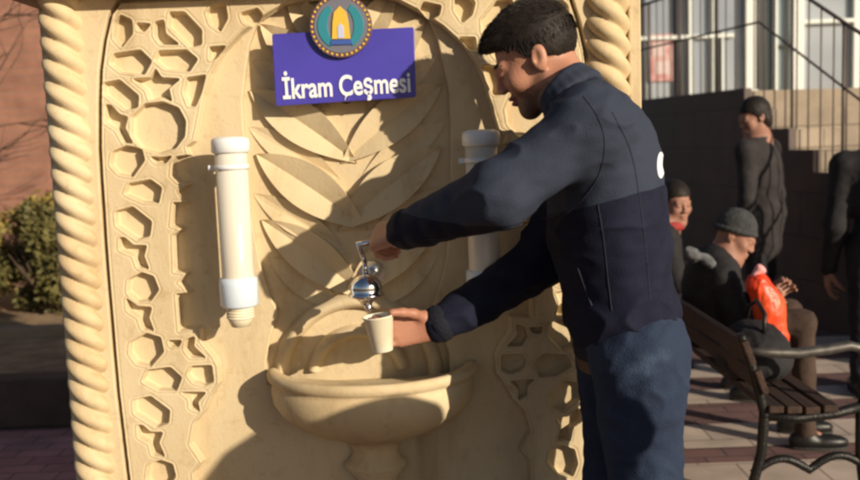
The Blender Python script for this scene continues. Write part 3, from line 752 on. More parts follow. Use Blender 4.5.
# star lattice (left traced, right mirrored)
inset = [(x+.009, z) for x, z in gl]; inset[-1] = (inset[-1][0], zb+.009); inset[0] = (inset[0][0], ztop-.012)
innerL = [(312, -8), (285, 2), (262, 16), (240, 33), (222, 52), (210, 73), (203, 95), (198, 122), (194, 141), (186, 147), (189, 155), (176, 157), (172, 163), (171, 176), (177, 182), (189, 184), (179, 191), (187, 203), (173, 203), (171, 226), (182, 229), (173, 236), (174, 272), (187, 273), (179, 283), (189, 293), (176, 295), (179, 331), (200, 329), (201, 342), (213, 357), (218, 366), (219, 384), (211, 397), (205, 411), (194, 424), (190, 445), (202, 463), (193, 474), (195, 500), (198, 540)]
il = [q(*p) for p in innerL]; il[0] = (il[0][0], ztop-.012); il[-1] = (il[-1][0], zb+.009)
holesL = [
 [(114, 22), (120, 15), (131, 20), (132, 33), (121, 47), (113, 38)],
 [(136, 23), (150, 24), (144, 31), (137, 30)],
 [(154, 22), (163, 20), (165, 34), (178, 44), (160, 44), (154, 36)],
 [(169, 12), (184, 12), (201, 30), (201, 44), (189, 47), (168, 26)],
 [(113, 54), (140, 50), (151, 61), (144, 74), (120, 72), (109, 63)],
 [(158, 51), (186, 50), (197, 59), (189, 71), (165, 69), (154, 60)],
 [(132, 79), (149, 78), (155, 69), (161, 78), (179, 79), (168, 88), (171, 101), (160, 97), (149, 100), (146, 90)],
 [(103, 83), (119, 80), (138, 96), (137, 107), (124, 110), (103, 94)],
 [(186, 78), (205, 75), (201, 92), (195, 106), (188, 106), (183, 92)],
 [(131, 117), (144, 104), (162, 102), (178, 108), (185, 121), (184, 136), (175, 148), (158, 153), (141, 149), (131, 136)],
 [(105, 105), (110, 105), (119, 115), (127, 117), (124, 128), (132, 143), (123, 143), (116, 130), (104, 122)],
 [(112, 152), (126, 146), (141, 149), (144, 160), (132, 177), (118, 174), (110, 165)],
 [(150, 157), (163, 158), (171, 156), (165, 163), (155, 163)],
 [(128, 184), (150, 180), (161, 188), (158, 203), (142, 202), (124, 194)],
 [(115, 212), (132, 207), (151, 222), (149, 236), (137, 240), (116, 226)],
 [(119, 238), (124, 238), (133, 246), (146, 246), (143, 256), (148, 269), (137, 268), (133, 256), (119, 250)],
 [(128, 280), (141, 273), (153, 277), (158, 290), (150, 301), (137, 302), (127, 293)],
 [(126, 299), (137, 307), (151, 308), (148, 318), (153, 331), (142, 330), (138, 318), (127, 311)],
 [(130, 343), (146, 334), (160, 338), (163, 352), (150, 367), (136, 364), (129, 354)],
 [(168, 341), (181, 341), (178, 347), (170, 347)],
 [(186, 340), (194, 337), (193, 347), (205, 358), (190, 358), (184, 350)],
 [(147, 371), (170, 368), (181, 378), (176, 391), (158, 391), (142, 382)],
 [(191, 367), (211, 366), (213, 382), (204, 386), (193, 383), (187, 375)],
 [(181, 393), (205, 393), (197, 402), (199, 412), (190, 409), (189, 399)],
 [(133, 401), (150, 397), (169, 411), (168, 423), (156, 428), (134, 414)],
 [(137, 426), (142, 426), (150, 433), (162, 433), (158, 443), (164, 457), (152, 456), (149, 444), (138, 438)],
 [(148, 466), (160, 461), (172, 465), (175, 477), (165, 491), (152, 492), (146, 480)],
 [(206, 12), (213, 4), (225, 4), (227, 18), (220, 31), (210, 24)],
 [(240, 13), (257, 8), (262, 14), (253, 26), (243, 22)],
 [(209, 47), (225, 46), (216, 58), (209, 60)],
 [(232, 22), (236, 6), (228, 6), (230, 18)],
 [(184, 52), (176, 47), (190, 49)],
]
holesL = holesL[:-2]
hl = [[q(*p) for p in h] for h in holesL]
def clampz(h): return [(x, min(z, ztop-.018)) for x, z in h]
hl = [clampz(h) for h in hl]
left = inset+il[::-1]
right = mir(left)
def seg_dist(X, Z, poly):
    p = np.array(poly); dmin = np.full(X.shape, 1e9); ins = np.zeros(X.shape, bool)
    for k in range(len(p)):
        a = p[k-1]; b = p[k]; e = b-a; L = e@e+1e-12
        t = np.clip(((X-a[0])*e[0]+(Z-a[1])*e[1])/L, 0, 1); dmin = np.minimum(dmin, np.hypot(X-a[0]-t*e[0], Z-a[1]-t*e[1]))
        c = (a[1] > Z) != (b[1] > Z); ins ^= c & (X < (b[0]-a[0])*(Z-a[1])/(b[1]-a[1]+1e-12)+a[0])
    return np.where(ins, -dmin, dmin)
def smooth_poly(poly, n=3):
    """round the corners a little (chiselled stone)"""
    p = [Vector(a) for a in poly]; out = []
    for k in range(len(p)):
        a, b, c = p[k-1], p[k], p[(k+1) % len(p)]
        ra = min(.004, (a-b).length*.3); rc = min(.004, (c-b).length*.3)
        u = b+(a-b).normalized()*ra; w = b+(c-b).normalized()*rc
        for t in range(n): q_ = t/(n-1); out.append(tuple(u*(1-q_)**2+b*2*q_*(1-q_)+w*q_**2))
    return out
def relief(name, outline, holes, yf, yfloor, h=.0017):
    o = np.array(outline); x0, z0 = o.min(0)-.006; x1, z1 = o.max(0)+.006
    nx, nz = int((x1-x0)/h)+1, int((z1-z0)/h)+1
    gx = x0+np.arange(nx)*h; gz = z0+np.arange(nz)*h; X, Z = np.meshgrid(gx, gz, indexing='ij')
    sd = seg_dist(X, Z, outline); out = sd.copy()
    floor = np.zeros(X.shape)
    for k, hp in enumerate(holes):
        hp = smooth_poly(hp); b = np.array(hp); i0, i1 = np.searchsorted(gx, [b[:, 0].min()-.012, b[:, 0].max()+.012]); j0, j1 = np.searchsorted(gz, [b[:, 1].min()-.012, b[:, 1].max()+.012])
        i0, j0 = max(i0-1, 0), max(j0-1, 0)
        if i1 <= i0+1 or j1 <= j0+1: continue
        hs = seg_dist(X[i0:i1, j0:j1], Z[i0:i1, j0:j1], hp)
        sd[i0:i1, j0:j1] = np.maximum(sd[i0:i1, j0:j1], -hs)
    # strap groove: a shallow line running round each pocket
    t = np.clip((.0022-sd)/.0044, 0, 1); hgt = t*t*(3-2*t)
    g = np.exp(-((sd+.0075)/.0013)**2)*.0022
    rough = np.array([noise.noise(Vector((x*14, 0, z*14))) for x in gx[::4] for z in gz[::4]]).reshape(len(gx[::4]), -1)
    rough = np.kron(rough, np.ones((4, 4)))[:nx, :nz]
    Y = yfloor-(yfloor-yf)*hgt+g*(hgt > .9)
    keep = out < .004
    idx = np.full(X.shape, -1); idx[keep] = np.arange(keep.sum())
    V = np.stack([X[keep], Y[keep], Z[keep]], 1)
    a, b, c, d = idx[:-1, :-1], idx[1:, :-1], idx[1:, 1:], idx[:-1, 1:]
    ok = (a >= 0) & (b >= 0) & (c >= 0) & (d >= 0); Q = np.stack([a[ok], b[ok], c[ok], d[ok]], 1)
    me = bpy.data.meshes.new(name); me.vertices.add(len(V)); me.vertices.foreach_set('co', V.astype(np.float32).ravel())
    me.loops.add(len(Q)*4); me.loops.foreach_set('vertex_index', Q.astype(np.int32).ravel())
    me.polygons.add(len(Q)); me.polygons.foreach_set('loop_start', np.arange(0, len(Q)*4, 4, dtype=np.int32)); me.polygons.foreach_set('loop_total', np.full(len(Q), 4, dtype=np.int32))
    me.update(calc_edges=True); me.validate(); me.polygons.foreach_set('use_smooth', [True]*len(me.polygons)); me.update()
    return link(name, me, fountain, M['stone'])
relief('star_lattice', left, hl, YF+.001, YB-.0015)
relief('star_lattice', right, [mir(h) for h in hl], YF+.001, YB-.0015)
# arch band with niche opening
nicheL = [(300, -14), (275, 2), (258, 20), (249, 45), (245, 75), (242, 100), (245, 150), (250, 210), (260, 265), (270, 296), (278, 312), (271, 335), (266, 360), (267, 385)]
nl = [q(p[0], p[1], YB) for p in nicheL]; nl[0] = (nl[0][0], ztop-.02)
bo = [(gl[0][0]+.03, ztop-.003)]
band_out = [(xl+.03, zb-.02), (xr-.03, zb-.02), (xr-.03, ztop+.01), (xl+.03, ztop+.01)]
link('arch_band', curve_mesh('arch_band', [band_out, nl+mir(nl)], YB, .03, .004), fountain, M['stone'])
# incised arch rib along the niche (slim moulding)
mb = MB(); pts = [Vector((x, YB-.001, z)) for x, z in [q(p[0], p[1], YB) for p in ((232, 56), (219, 72), (211, 92), (206, 120), (204, 146))]]
# carved leaves
def leaf(tip, root_, wid, y0, depth=.017, curve=.10, name='carved_leaf', mid=.15, swap=1):
    """pointed leaf cut as a shallow V: raised edges, sunken midrib"""
    t = Vector(tip); r = Vector(root_); d = r-t; L = d.length; d.normalize(); n = Vector((-d.y, d.x))
    NU, NV = 26, 12; vs = []; fs = []
    for i in range(NU+1):
        a = i/NU; wv = wid*(math.sin(PI*a**.9)**.95)+.0004; cen = t+d*L*a+n*curve*L*math.sin(PI*a)*.35
        env = min(1, .3+1.6*a)*min(1, .25+2.5*(1-a))
        for j in range(NV+1):
            b = j/NV*2-1; yy = y0-depth*env*(mid+(1-mid)*abs(b)**.9)
            p = cen+n*b*wv; vs.append((p.x, yy, p.y))
    for i in range(NU):
        for j in range(NV): fs.append((i*(NV+1)+j, (i+1)*(NV+1)+j, (i+1)*(NV+1)+j+1, i*(NV+1)+j+1))
    nb = len(vs)
    rim = [i*(NV+1) for i in range(NU+1)]+[NU*(NV+1)+j for j in range(1, NV+1)]+[i*(NV+1)+NV for i in range(NU-1, -1, -1)]+[j for j in range(NV-1, 0, -1)]
    vs += [vs[k] for k in rim]; nb2 = len(vs); vs += [(vs[k][0], y0+.004, vs[k][2]) for k in rim]
    m = MB(); m.add(vs, fs, True)
    side = [(nb+k, nb+(k+1) % len(rim), nb2+(k+1) % len(rim), nb2+k) for k in range(len(rim))]
    m.add(vs, side, False)
    me = m.mesh(name); me.set_sharp_from_angle(angle=R_(35))
    o = link(name, me, fountain, M['stone']); return o
YL = YN+.001
lv = lambda *p: q(p[0], p[1], YN-.012)
pairs = [((249, 90), (357, 163), .052, .05), ((256, 154), (368, 230), .056, .05), ((261, 220), (368, 300), .052, .05), ((260, 24), (346, 104), .048, .05), ((286, -8), (339, 64), .036, .03)]
small = [((248, 127), (340, 180), .036), ((253, 194), (345, 250), .036), ((251, 60), (330, 112), .033), ((268, 258), (345, 312), .034)]
for k_, (tp, rt_, wd, cv) in enumerate(pairs):
    a, b = lv(*tp), lv(*rt_); y_ = YL-.004*(k_ % 2); leaf(a, b, wd, y_, .026, cv)
    leaf((2*AX-a[0], a[1]), (2*AX-b[0], b[1]), wd, y_, .026, -cv)
for tp, rt_, wd in small:
    a, b = lv(*tp), lv(*rt_); leaf(a, b, wd, YL+.002, .014, .0); leaf((2*AX-a[0], a[1]), (2*AX-b[0], b[1]), wd, YL+.002, .014, .0)
# shell shaped backsplash rings
bc = P(368, 378, 2.33); bx = AX
def arc_ring(r0, r1, yfront, a0, a1, name):
    m = MB(); prof = []; n = 36; vs = []; fs = []
    K = 7
    for i in range(n+1):
        a = a0+(a1-a0)*i/n
        for j in range(K):
            t = j/(K-1); r = r0+(r1-r0)*t; y = YN+.002-(YN-yfront)*math.sin(PI*t)**.6
            vs.append((bx+r*math.cos(a), y, bc.z+r*math.sin(a)))
    for i in range(n):
        for j in range(K-1): fs.append((i*K+j, (i+1)*K+j, (i+1)*K+j+1, i*K+j+1))
    m.add(vs, fs, True); m.build(name, M['stone'], fountain)
arc_ring(.178, .222, 2.318, R_(-4), R_(184), 'backsplash_ring')
arc_ring(.098, .138, 2.328, R_(10), R_(170), 'backsplash_ring')
# twisted columns
def rope(x, name='twisted_column'):
    m = MB(); NT, z0, z1 = 40, .06, ztop+.03; NZ = int((z1-z0)/.0045); vs = []; fs = []
    for i in range(NZ+1):
        z = z0+(z1-z0)*i/NZ
        for k in range(NT):
            th = 2*PI*k/NT; ph = 1.5*th-PI*z/.0535
            r = RR*(.66+.35*abs(math.cos(ph))**.75)+.0006*noise.noise(Vector((x*9+math.cos(th), math.sin(th), z*30)))
            vs.append((x+r*math.cos(th), 2.318-r*math.sin(th), z))
    for i in range(NZ):
        for k in range(NT): fs.append((i*NT+k, i*NT+(k+1) % NT, (i+1)*NT+(k+1) % NT, (i+1)*NT+k))
    m.add(vs, fs, True); m.box(x-.07, x+.07, 2.25, 2.351, 0, .0605)
    return m.build(name, M['stone_col'], fountain)
rope(xl); rope(xr)
mb = MB(); mb.box(xr+.050, xr+.080, 2.30, YN-.001, 0, ztop+.01); mb.build('side_fillet', M['stone'], fountain, .004)
# cornice and cap
mb = MB(); zc = ztop+.012
for (a, b, o_) in ((0, .03, .125), (.03, .05, .155), (.05, .09, .135), (.09, .11, .165)):
    mb.box(xl-.09-o_*.4, xr+.09+o_*.4, YF-.035-o_*.5, 2.84+o_*.2, zc+a, zc+b-.0005)
mb.build('cornice', M['stone'], fountain, .005)
mb = MB(); mb.box(xl-.14, xr+.15, 2.22, 2.88, 0, .058); mb.build('plinth', M['stone'], fountain, .006)
# basin: half bowl on a short stem
zr = P(369, 390, 2.10).z; bxc = P(369, 378, 2.2).x; BR = (P(470, 376, 2.28).x-bxc)*1.08
basin_y = 2.325
prof = [(.001, zr-.035), (.08, zr-.034), (BR*.72, zr-.024), (BR*.86, zr-.008), (BR*.90, zr+.002), (BR*.94, zr+.006), (BR*.99, zr+.004), (BR, zr-.006), (BR*.995, zr-.016), (BR*.955, zr-.024), (BR*.94, zr-.028), (BR*.955, zr-.036), (BR*.965, zr-.050), (BR*.95, zr-.078), (BR*.88, zr-.108), (BR*.76, zr-.135), (BR*.58, zr-.160), (BR*.40, zr-.178), (BR*.28, zr-.190), (BR*.235, zr-.205), (BR*.22, zr-.225), (BR*.25, zr-.240), (BR*.30, zr-.25), (BR*.30, zr-.262), (BR*.2, zr-.29), (BR*.17, zr-.36), (BR*.2, zr-.42)]
mb = MB(); mb.lathe(bxc, basin_y, prof, 72, 0, PI, 2*PI)
me = mb.mesh('basin', True); me.transform(Matrix.Translation((0, basin_y, 0)) @ Matrix.Diagonal((1, .80, 1, 1)) @ Matrix.Translation((0, -basin_y, 0)))
bas = link('basin', me, fountain, M['stone_col'])
mb = MB(); mb.lathe(bxc, basin_y, [(.055, zr-.40), (.06, zr-.45), (.075, .12), (.11, .09), (.12, .0585)], 40, 0, PI, 2*PI); mb.build('pedestal', M['stone_col'], fountain)
# drain
mb = MB(); mb.lathe(bxc, basin_y-.09, [(.0, zr-.0315), (.018, zr-.0315), (.02, zr-.033)], 20); mb.build('drain', M['chrome'], bas)
# tap
tap = empty('tap', P(367, 290, 2.15)); tap.parent = fountain; tap.matrix_parent_inverse = world_of(fountain).inverted()
bpy.data.objects.remove(tap)
T0 = P(366, 288, 2.13); mb = MB()
mb.lathe(T0.x, T0.y, [(.0, T0.z+.034), (.012, T0.z+.033), (.026, T0.z+.027), (.036, T0.z+.013), (.039, T0.z), (.036, T0.z-.010), (.042, T0.z-.013), (.042, T0.z-.018), (.027, T0.z-.024), (.016, T0.z-.032), (.012, T0.z-.04)], 32)
mb.tube([(T0.x, T0.y, T0.z), (T0.x, 2.26, T0.z+.002), (T0.x, 2.352, T0.z+.002)], [.015, .013, .013], 16)
mb.tube([(T0.x, 2.335, T0.z+.002), (T0.x, 2.353, T0.z+.002)], [.034, .034], 24)
tp = mb.build('tap', M['chrome'], fountain)
mb = MB(); mb.tube([T0+Vector((0, 0, -.03)), T0+Vector((.004, -.004, -.045)), T0+Vector((.012, -.006, -.056))], [.010, .009, .008], 14); mb.build('spout', M['chrome'], tp)
mb = MB(); mb.tube([T0+Vector((0, 0, .03)), T0+Vector((0, 0, .062))], [.007, .005], 12)
kk = P(368, 244, 2.13); mb.tube([T0+Vector((0, 0, .06)), kk+Vector((-.022, 0, 0)), kk+Vector((.03, 0, .006))], [.006, .009, .008], 12); mb.build('lever', M['chrome'], tp)

# sign
sg = P(345, 66, 2.29); sign = empty('sign', sg, 'blue rectangular sign lettered in white with a round crest, fixed over the fountain niche', 'sign')
ca, cb, cc_, cd_ = P(272, 34, 2.285), P(414, 27, 2.285), P(416, 97, 2.285), P(276, 106, 2.285)
def rounded(pts, r=.006):
    out = []
    for i, p in enumerate(pts):
        a = pts[i-1]; b = pts[(i+1) % len(pts)]; p, a, b = Vector(p), Vector(a), Vector(b)
        for t in range(5):
            s_ = t/4; u1 = p+(a-p).normalized()*r; u2 = p+(b-p).normalized()*r; out.append(tuple((u1*(1-s_)**2+p*2*s_*(1-s_)+u2*s_**2)))
    return out
lp = [(p.x, p.z) for p in (ca, cb, cc_, cd_)]
pm = curve_mesh('panel', [rounded(lp)], 2.282, .012, .0015)
link('panel', pm, sign, M['sign_blue'])
mb = MB()
for px, py in ((285, 46), (403, 42)):
    a = P(px, py, 2.285); mb.tube([(a.x, 2.27, a.z), (a.x, 2.34, a.z)], .007, 12)
mb = MB()
for px in (300, 395):
    mb = MB(); a = P(px, 66, 2.3); mb.tube([(a.x, 2.293, a.z), (a.x, 2.351, a.z)], .008, 12); mb.build('standoff', M['chrome'], sign)
ang = math.atan2(cc_.z-cd_.z, cc_.x-cd_.x)*.5+math.atan2(cb.z-ca.z, cb.x-ca.x)*.5
tm = text_mesh('İkram Çeşmesi', 1.0, .0012/.07, .022)
xs = [v.co.x for v in tm.vertices]; cap_h = .70
w_want = (P(411, 88, 2.28)-P(283, 88, 2.28)).length; h_want = (P(340, 75, 2.28)-P(340, 95, 2.28)).length
sx_ = w_want/(max(xs)-min(xs)); sy_ = h_want/cap_h; mid = (max(xs)+min(xs))/2
tcn = P(347, 95, 2.2795)
tm.transform(Matrix.Translation((tcn.x, 2.2805, tcn.z)) @ Matrix.Rotation(-ang, 4, 'Y') @ Matrix.Rotation(PI/2, 4, 'X') @ Matrix.Diagonal((sx_, sy_, .07, 1)) @ Matrix.Translation((-mid, 0, 0)))
link('lettering', tm, sign, M['white'])
# crest
cr = P(341, 26, 2.275); rad = .0755
def disc(r, y, ms, nm, par, pts=None, cx=0, cz=0, thick=.004):
    lp = pts or [(cr.x+cx+r*math.cos(2*PI*k/48), cr.z+cz+r*math.sin(2*PI*k/48)) for k in range(48)]
    return link(nm, curve_mesh(nm, [lp], y, thick, .0006), par, ms)
crest = disc(rad, 2.268, M['crest_rim'], 'crest', sign, thick=.014)
disc(rad*.86, 2.2665, M['crest_grey'], 'crest_field', crest, thick=.003)
for k in range(40):
    pass
beads = MB()
for k in range(36):
    a = 2*PI*k/36; beads.tube([(cr.x+rad*.92*math.cos(a), 2.2655, cr.z+rad*.92*math.sin(a)), (cr.x+rad*.92*math.cos(a), 2.269, cr.z+rad*.92*math.sin(a))], .0032, 6)
beads.build('bead_border', M['crest_gold'], crest)
for sgn in (-1, 1):
    pts = []
    for k in range(15): a = R_(-62+124*k/14); pts.append((cr.x+sgn*rad*.74*math.cos(a), cr.z+rad*.74*math.sin(a)))
    for k in range(15): a = R_(55-110*k/14); pts.append((cr.x+sgn*rad*.42*math.cos(a), cr.z+rad*.60*math.sin(a)))
    if sgn < 0: pts = pts[::-1]
    disc(0, 2.2645, M['crest_teal'], 'crest_wreath', crest, pts, thick=.003)
pts = [(cr.x+x*rad, cr.z+z*rad) for x, z in ((-.30, -.42), (.30, -.42), (.26, .1), (.2, .42), (0, .62), (-.2, .42), (-.26, .1))]
disc(0, 2.2625, M['crest_gold'], 'crest_tower', crest, pts, thick=.003)
pts = [(cr.x+x*rad, cr.z+z*rad) for x, z in ((-.10, -.40), (.10, -.40), (.10, -.05), (0, .08), (-.10, -.05))]
disc(0, 2.2612, M['crest_pale'], 'crest_gate', crest, pts, thick=.003)
pts = [(cr.x+x*rad, cr.z+z*rad) for x, z in ((-.36, -.60), (.36, -.60), (.32, -.44), (-.32, -.44))]
disc(0, 2.2622, M['crest_blue'], 'crest_base', crest, pts, thick=.003)

# cup dispensers
def dispenser(px0, py0, px1, py1, Yc, label):
    a = P(px0, py0, Yc); b = P(px1, py1, Yc); x = (a.x+b.x)/2; zt, zb_ = a.z, b.z; H = zt-zb_
    r = empty('cup_dispenser', (x, Yc, zb_), label, 'cup dispenser', 'white tube cup dispensers on the fountain')
    m = MB(); R0 = .0385
    pr = [(R0-.001, zt-.03)]; n = 26
    z0 = zb_+.115
    m.lathe(x, Yc, [(0, zt-.026), (R0, zt-.027), (R0, z0)], 36); m.build('tube', M['plastic_white'], r)
    m = MB(); m.lathe(x, Yc, [(0, zt+.004), (R0*.8, zt+.003), (R0+.005, zt-.002), (R0+.007, zt-.01), (R0+.007, zt-.032), (R0+.002, zt-.036), (R0, zt-.036)], 36); m.build('top_cap', M['plastic_cap'], r)
    m = MB(); m.lathe(x, Yc, [(R0, z0+.006), (R0+.007, z0+.003), (R0+.008, z0-.01), (R0+.008, z0-.060), (R0+.003, z0-.066), (R0-.006, z0-.068), (R0-.008, z0-.066)], 36); m.build('bottom_collar', M['plastic_blue'], r)
    m = MB()
    for k in range(4):
        zz = z0-.068-.007*k; m.lathe(x, Yc, [(.031, zz), (.0335, zz-.001), (.0335, zz-.004), (.0305, zz-.0065)], 30)
    m.lathe(x, Yc, [(.0305, z0-.096), (.0225, zb_), (.020, zb_), (.019, zb_+.004), (0, zb_+.004)], 30); m.build('paper_cup', M['cup'], r)
    for zz in (zt-.075,):
        m = MB(); m.lathe(x, Yc, [(R0+.0005, zz), (R0+.003, zz), (R0+.003, zz+.012), (R0+.0005, zz+.012)], 36)
        m.box(x-.055, x-R0, Yc-.004, Yc+.004, zz, zz+.012); m.box(x-.015, x+.015, Yc+R0-.002, 2.335, zz+.0005, zz+.0115); m.build('clamp', M['plastic_cap'], r)
    return r
dispenser(228, 138, 243, 326, 2.205, 'white cup tube left of the blue sign, in full sun on the fountain')
dispenser(478, 131, 489, 318, 2.215, 'white cup tube on the right of the niche, half hidden behind the man\'s arm')

# cup in the hand
cp = P(378, 316, 2.085); cb_ = P(383, 351, 2.085); mb = MB()
axis = (cp-cb_); Hc = axis.length; rot = axis.to_track_quat('Z', 'Y').to_matrix().to_4x4()
T = Matrix.Translation(cb_) @ rot
mb.lathe(0, 0, [(0, .003), (.0215, .003), (.0225, 0), (.0235, .001), (.0345, Hc-.003), (.0365, Hc-.002), (.0365, Hc+.001), (.0345, Hc+.001), (.0335, Hc-.003), (.030, Hc*.7), (0, Hc*.7)], 36, T=T)
o = mb.build('paper_cup', M['cup']); tag(o, 'cream paper cup in the man\'s hand under the chrome tap', 'cup')

# =========================================================== GROUND, BACKGROUND
def sheet(name, x0, x1, y0, y1, z, m, kind='structure', sub=1):
    mb = MB(); mb.add([(x0, y0, z), (x1, y0, z), (x1, y1, z), (x0, y1, z)], [(0, 1, 2, 3)]); o = mb.build(name, m); tag(o, kind=kind); return o
sheet('ground', -150, 150, -150, 150, 0, M['paving'])
sheet('plaza_paving', -9, -.95, 2.9, 4.41, .004, M['pink_paving'])
for y0, y1 in ((2.75, 3.12), (3.36, 3.62), (3.80, 4.12), (4.44, 4.68), (4.92, 5.22), (5.5, 5.8)):
    sheet('pale_band', .6, 9, y0, y1, .004, M['strip'])  # flat strips, paler than the ground between them
# left planting bed
mb = MB(); mb.box(-9, -.95, 4.45, 4.62, 0, .245); o = mb.build('kerb', M['kerb_dark'], None, .012); tag(o, kind='structure')
mb = MB(); mb.box(-9, -.95, 4.62, 8.9, 0, .235)
o = mb.build('planting_bed', M['soil']); tag(o, kind='structure')
mb = MB(); mb.box(-9, -.96, 5.55, 5.63, .23, .30); o = mb.build('edging', M['kerb_pale'], None, .008); tag(o, kind='structure')
# pink wall
mb = MB(); mb.box(-14, -1.2, 9.0, 9.3, 0, 4.2); mb.build('wall_face', M['pink_wall']).name = 'tmp'
w = bpy.data.objects['tmp']; w.name = 'brick_wall'; tag(w, 'pinkish red brick wall behind the shrubs on the left', 'wall')
# shrubs
def foliage(parent, c, rad, n, m, size=.05, name='foliage', clumps=14, seed=0):
    rd = random.Random(seed); mb = MB(); cl = []
    for k in range(clumps):
        v = Vector((rd.gauss(0, 1), rd.gauss(0, 1), rd.gauss(0, 1))).normalized()*rd.uniform(.35, .95)
        cl.append((Vector((v.x*rad[0], v.y*rad[1], v.z*rad[2])), rd.uniform(.22, .45)))
    for i in range(n):
        cc0, cr_ = cl[rd.randrange(clumps)]; v = Vector((rd.gauss(0, 1), rd.gauss(0, 1), rd.gauss(0, 1))).normalized()*rd.random()**.4
        p = Vector(c)+cc0+Vector((v.x*rad[0], v.y*rad[1], v.z*rad[2]))*cr_
        if p.z < .25: continue
        d = Vector((rd.uniform(-1, 1), rd.uniform(-1, 1), rd.uniform(-.6, 1))).normalized(); s_ = d.cross(Vector((rd.uniform(-1, 1), rd.uniform(-1, 1), rd.uniform(-1, 1)))).normalized(); l = size*rd.uniform(.6, 1.3)
        mb.add([p, p+d*l*.45+s_*l*.28, p+d*l, p+d*l*.45-s_*l*.28], [(0, 1, 2, 3)])
    me = mb.mesh(name, False); return link(name, me, parent, m)
def bush(x, y, w_, h_, m, label, seed):
    r = empty('shrub', (x, y, .235), label, 'shrub', 'shrubs in the bed on the left')
    mb = MB(); rd = random.Random(seed)
    for k in range(9):
        a = rd.uniform(0, 2*PI); t = Vector((x+math.cos(a)*w_*.6, y+math.sin(a)*w_*.5, .235+h_*rd.uniform(.5, .85))); mb.tube([(x, y, .22), Vector((x, y, .23)).lerp(t, .5)+Vector((0, 0, .05)), t], [.014, .009, .004], 6)
    mb.build('stem', M['bark'], r)
    foliage(r, (x, y, .235+h_*.55), (w_, w_*.8, h_*.5), 5200, m, .055, seed=seed)
bush(-3.35, 6.6, .55, .80, M['leaf_mid'], 'low olive green shrub at the left edge of the photo', 21)
bush(-2.72, 6.4, .42, .72, M['leaf_dark'], 'dark green shrub next to the left twisted column', 22)
bush(-4.2, 7.6, .7, .95, M['leaf_dark'], 'dark shrub standing farther back against the brick wall', 23)
bush(-2.9, 7.8, .6, .90, M['leaf_mid'], 'olive shrub in the back row before the brick wall', 24)
# bare tree
tr = empty('bare_tree', (-4.1, 6.9, .235), 'leafless tree whose thin branches cross the pink brick wall', 'tree')
rd = random.Random(5); mbt = MB(); mbb = MB()
mbt.tube([(-4.1, 6.9, .2), (-4.05, 6.9, .9), (-4.0, 6.88, 1.6), (-3.98, 6.85, 2.4), (-4.0, 6.8, 3.2)], [.06, .05, .042, .03, .012], 10)
def branch(p, d, l, r, lev):
    pts = [p]; rs = [r]; n = 6
    for i in range(n):
        d = (d+Vector((rd.uniform(-.25, .25), rd.uniform(-.25, .25), rd.uniform(-.2, .25)))).normalized(); p = p+d*l/n; pts.append(p); rs.append(r*(1-.8*(i+1)/n))
        if lev > 0 and rd.random() < .75: branch(p, (d+Vector((rd.uniform(-.9, .9), rd.uniform(-.6, .6), rd.uniform(-.4, .8)))).normalized(), l*.55, r*.55, lev-1)
    mbb.tube(pts, rs, 5)
for k in range(16):
    z = .9+k*.14; branch(Vector((-4.03, 6.88, z)), Vector((rd.uniform(.2, 1) if k % 3 else rd.uniform(-1, 0), rd.uniform(-.4, .4), rd.uniform(.0, .7))).normalized(), rd.uniform(.8, 1.3), .014, 2)
mbt.build('trunk', M['bark'], tr); mbb.build('branches', M['bark'], tr)

# stairs and terrace
s0 = Vector((2.43, 7.0, 0)); sd_ = Vector((.21, -.978, 0)); sn = Vector((.978, .21, 0))
def st(t, n_, z): return s0+sd_*t+sn*n_+Vector((0, 0, z))
stair = empty('stone_stairs', s0, 'tan stone staircase with dark stepped side climbing to the terrace by the glass building', 'staircase')
ZT = 1.63
def prism(mb, t0, t1, n0, n1, z0, z1):
    vs = [st(t0, n0, z0), st(t1, n0, z0), st(t1, n1, z0), st(t0, n1, z0), st(t0, n0, z1), st(t1, n0, z1), st(t1, n1, z1), st(t0, n1, z1)]
    mb.add(vs, [(0, 3, 2, 1), (4, 5, 6, 7), (0, 1, 5, 4), (1, 2, 6, 5), (2, 3, 7, 6), (3, 0, 4, 7)])
NS = 10
for i in range(NS):
    mb = MB(); prism(mb, .28*i-.01, .28*(i+1), .03, 4.0, 0, ZT-.15*(i+1)); mb.build('step', M['tile'], stair, .004)
mb = MB(); prism(mb, -6.5, .0, .03, 7.0, 0, ZT); mb.build('terrace', M['tile_top'], stair, .004)
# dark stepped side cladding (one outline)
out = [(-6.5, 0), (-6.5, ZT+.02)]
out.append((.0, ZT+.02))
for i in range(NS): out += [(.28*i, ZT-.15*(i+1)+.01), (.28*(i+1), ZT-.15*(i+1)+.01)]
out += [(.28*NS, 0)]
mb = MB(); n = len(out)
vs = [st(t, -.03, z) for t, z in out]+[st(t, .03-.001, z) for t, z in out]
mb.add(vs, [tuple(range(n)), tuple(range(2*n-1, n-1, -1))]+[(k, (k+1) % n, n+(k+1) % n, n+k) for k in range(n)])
mb.build('side_cladding', M['dark_clad'], stair)
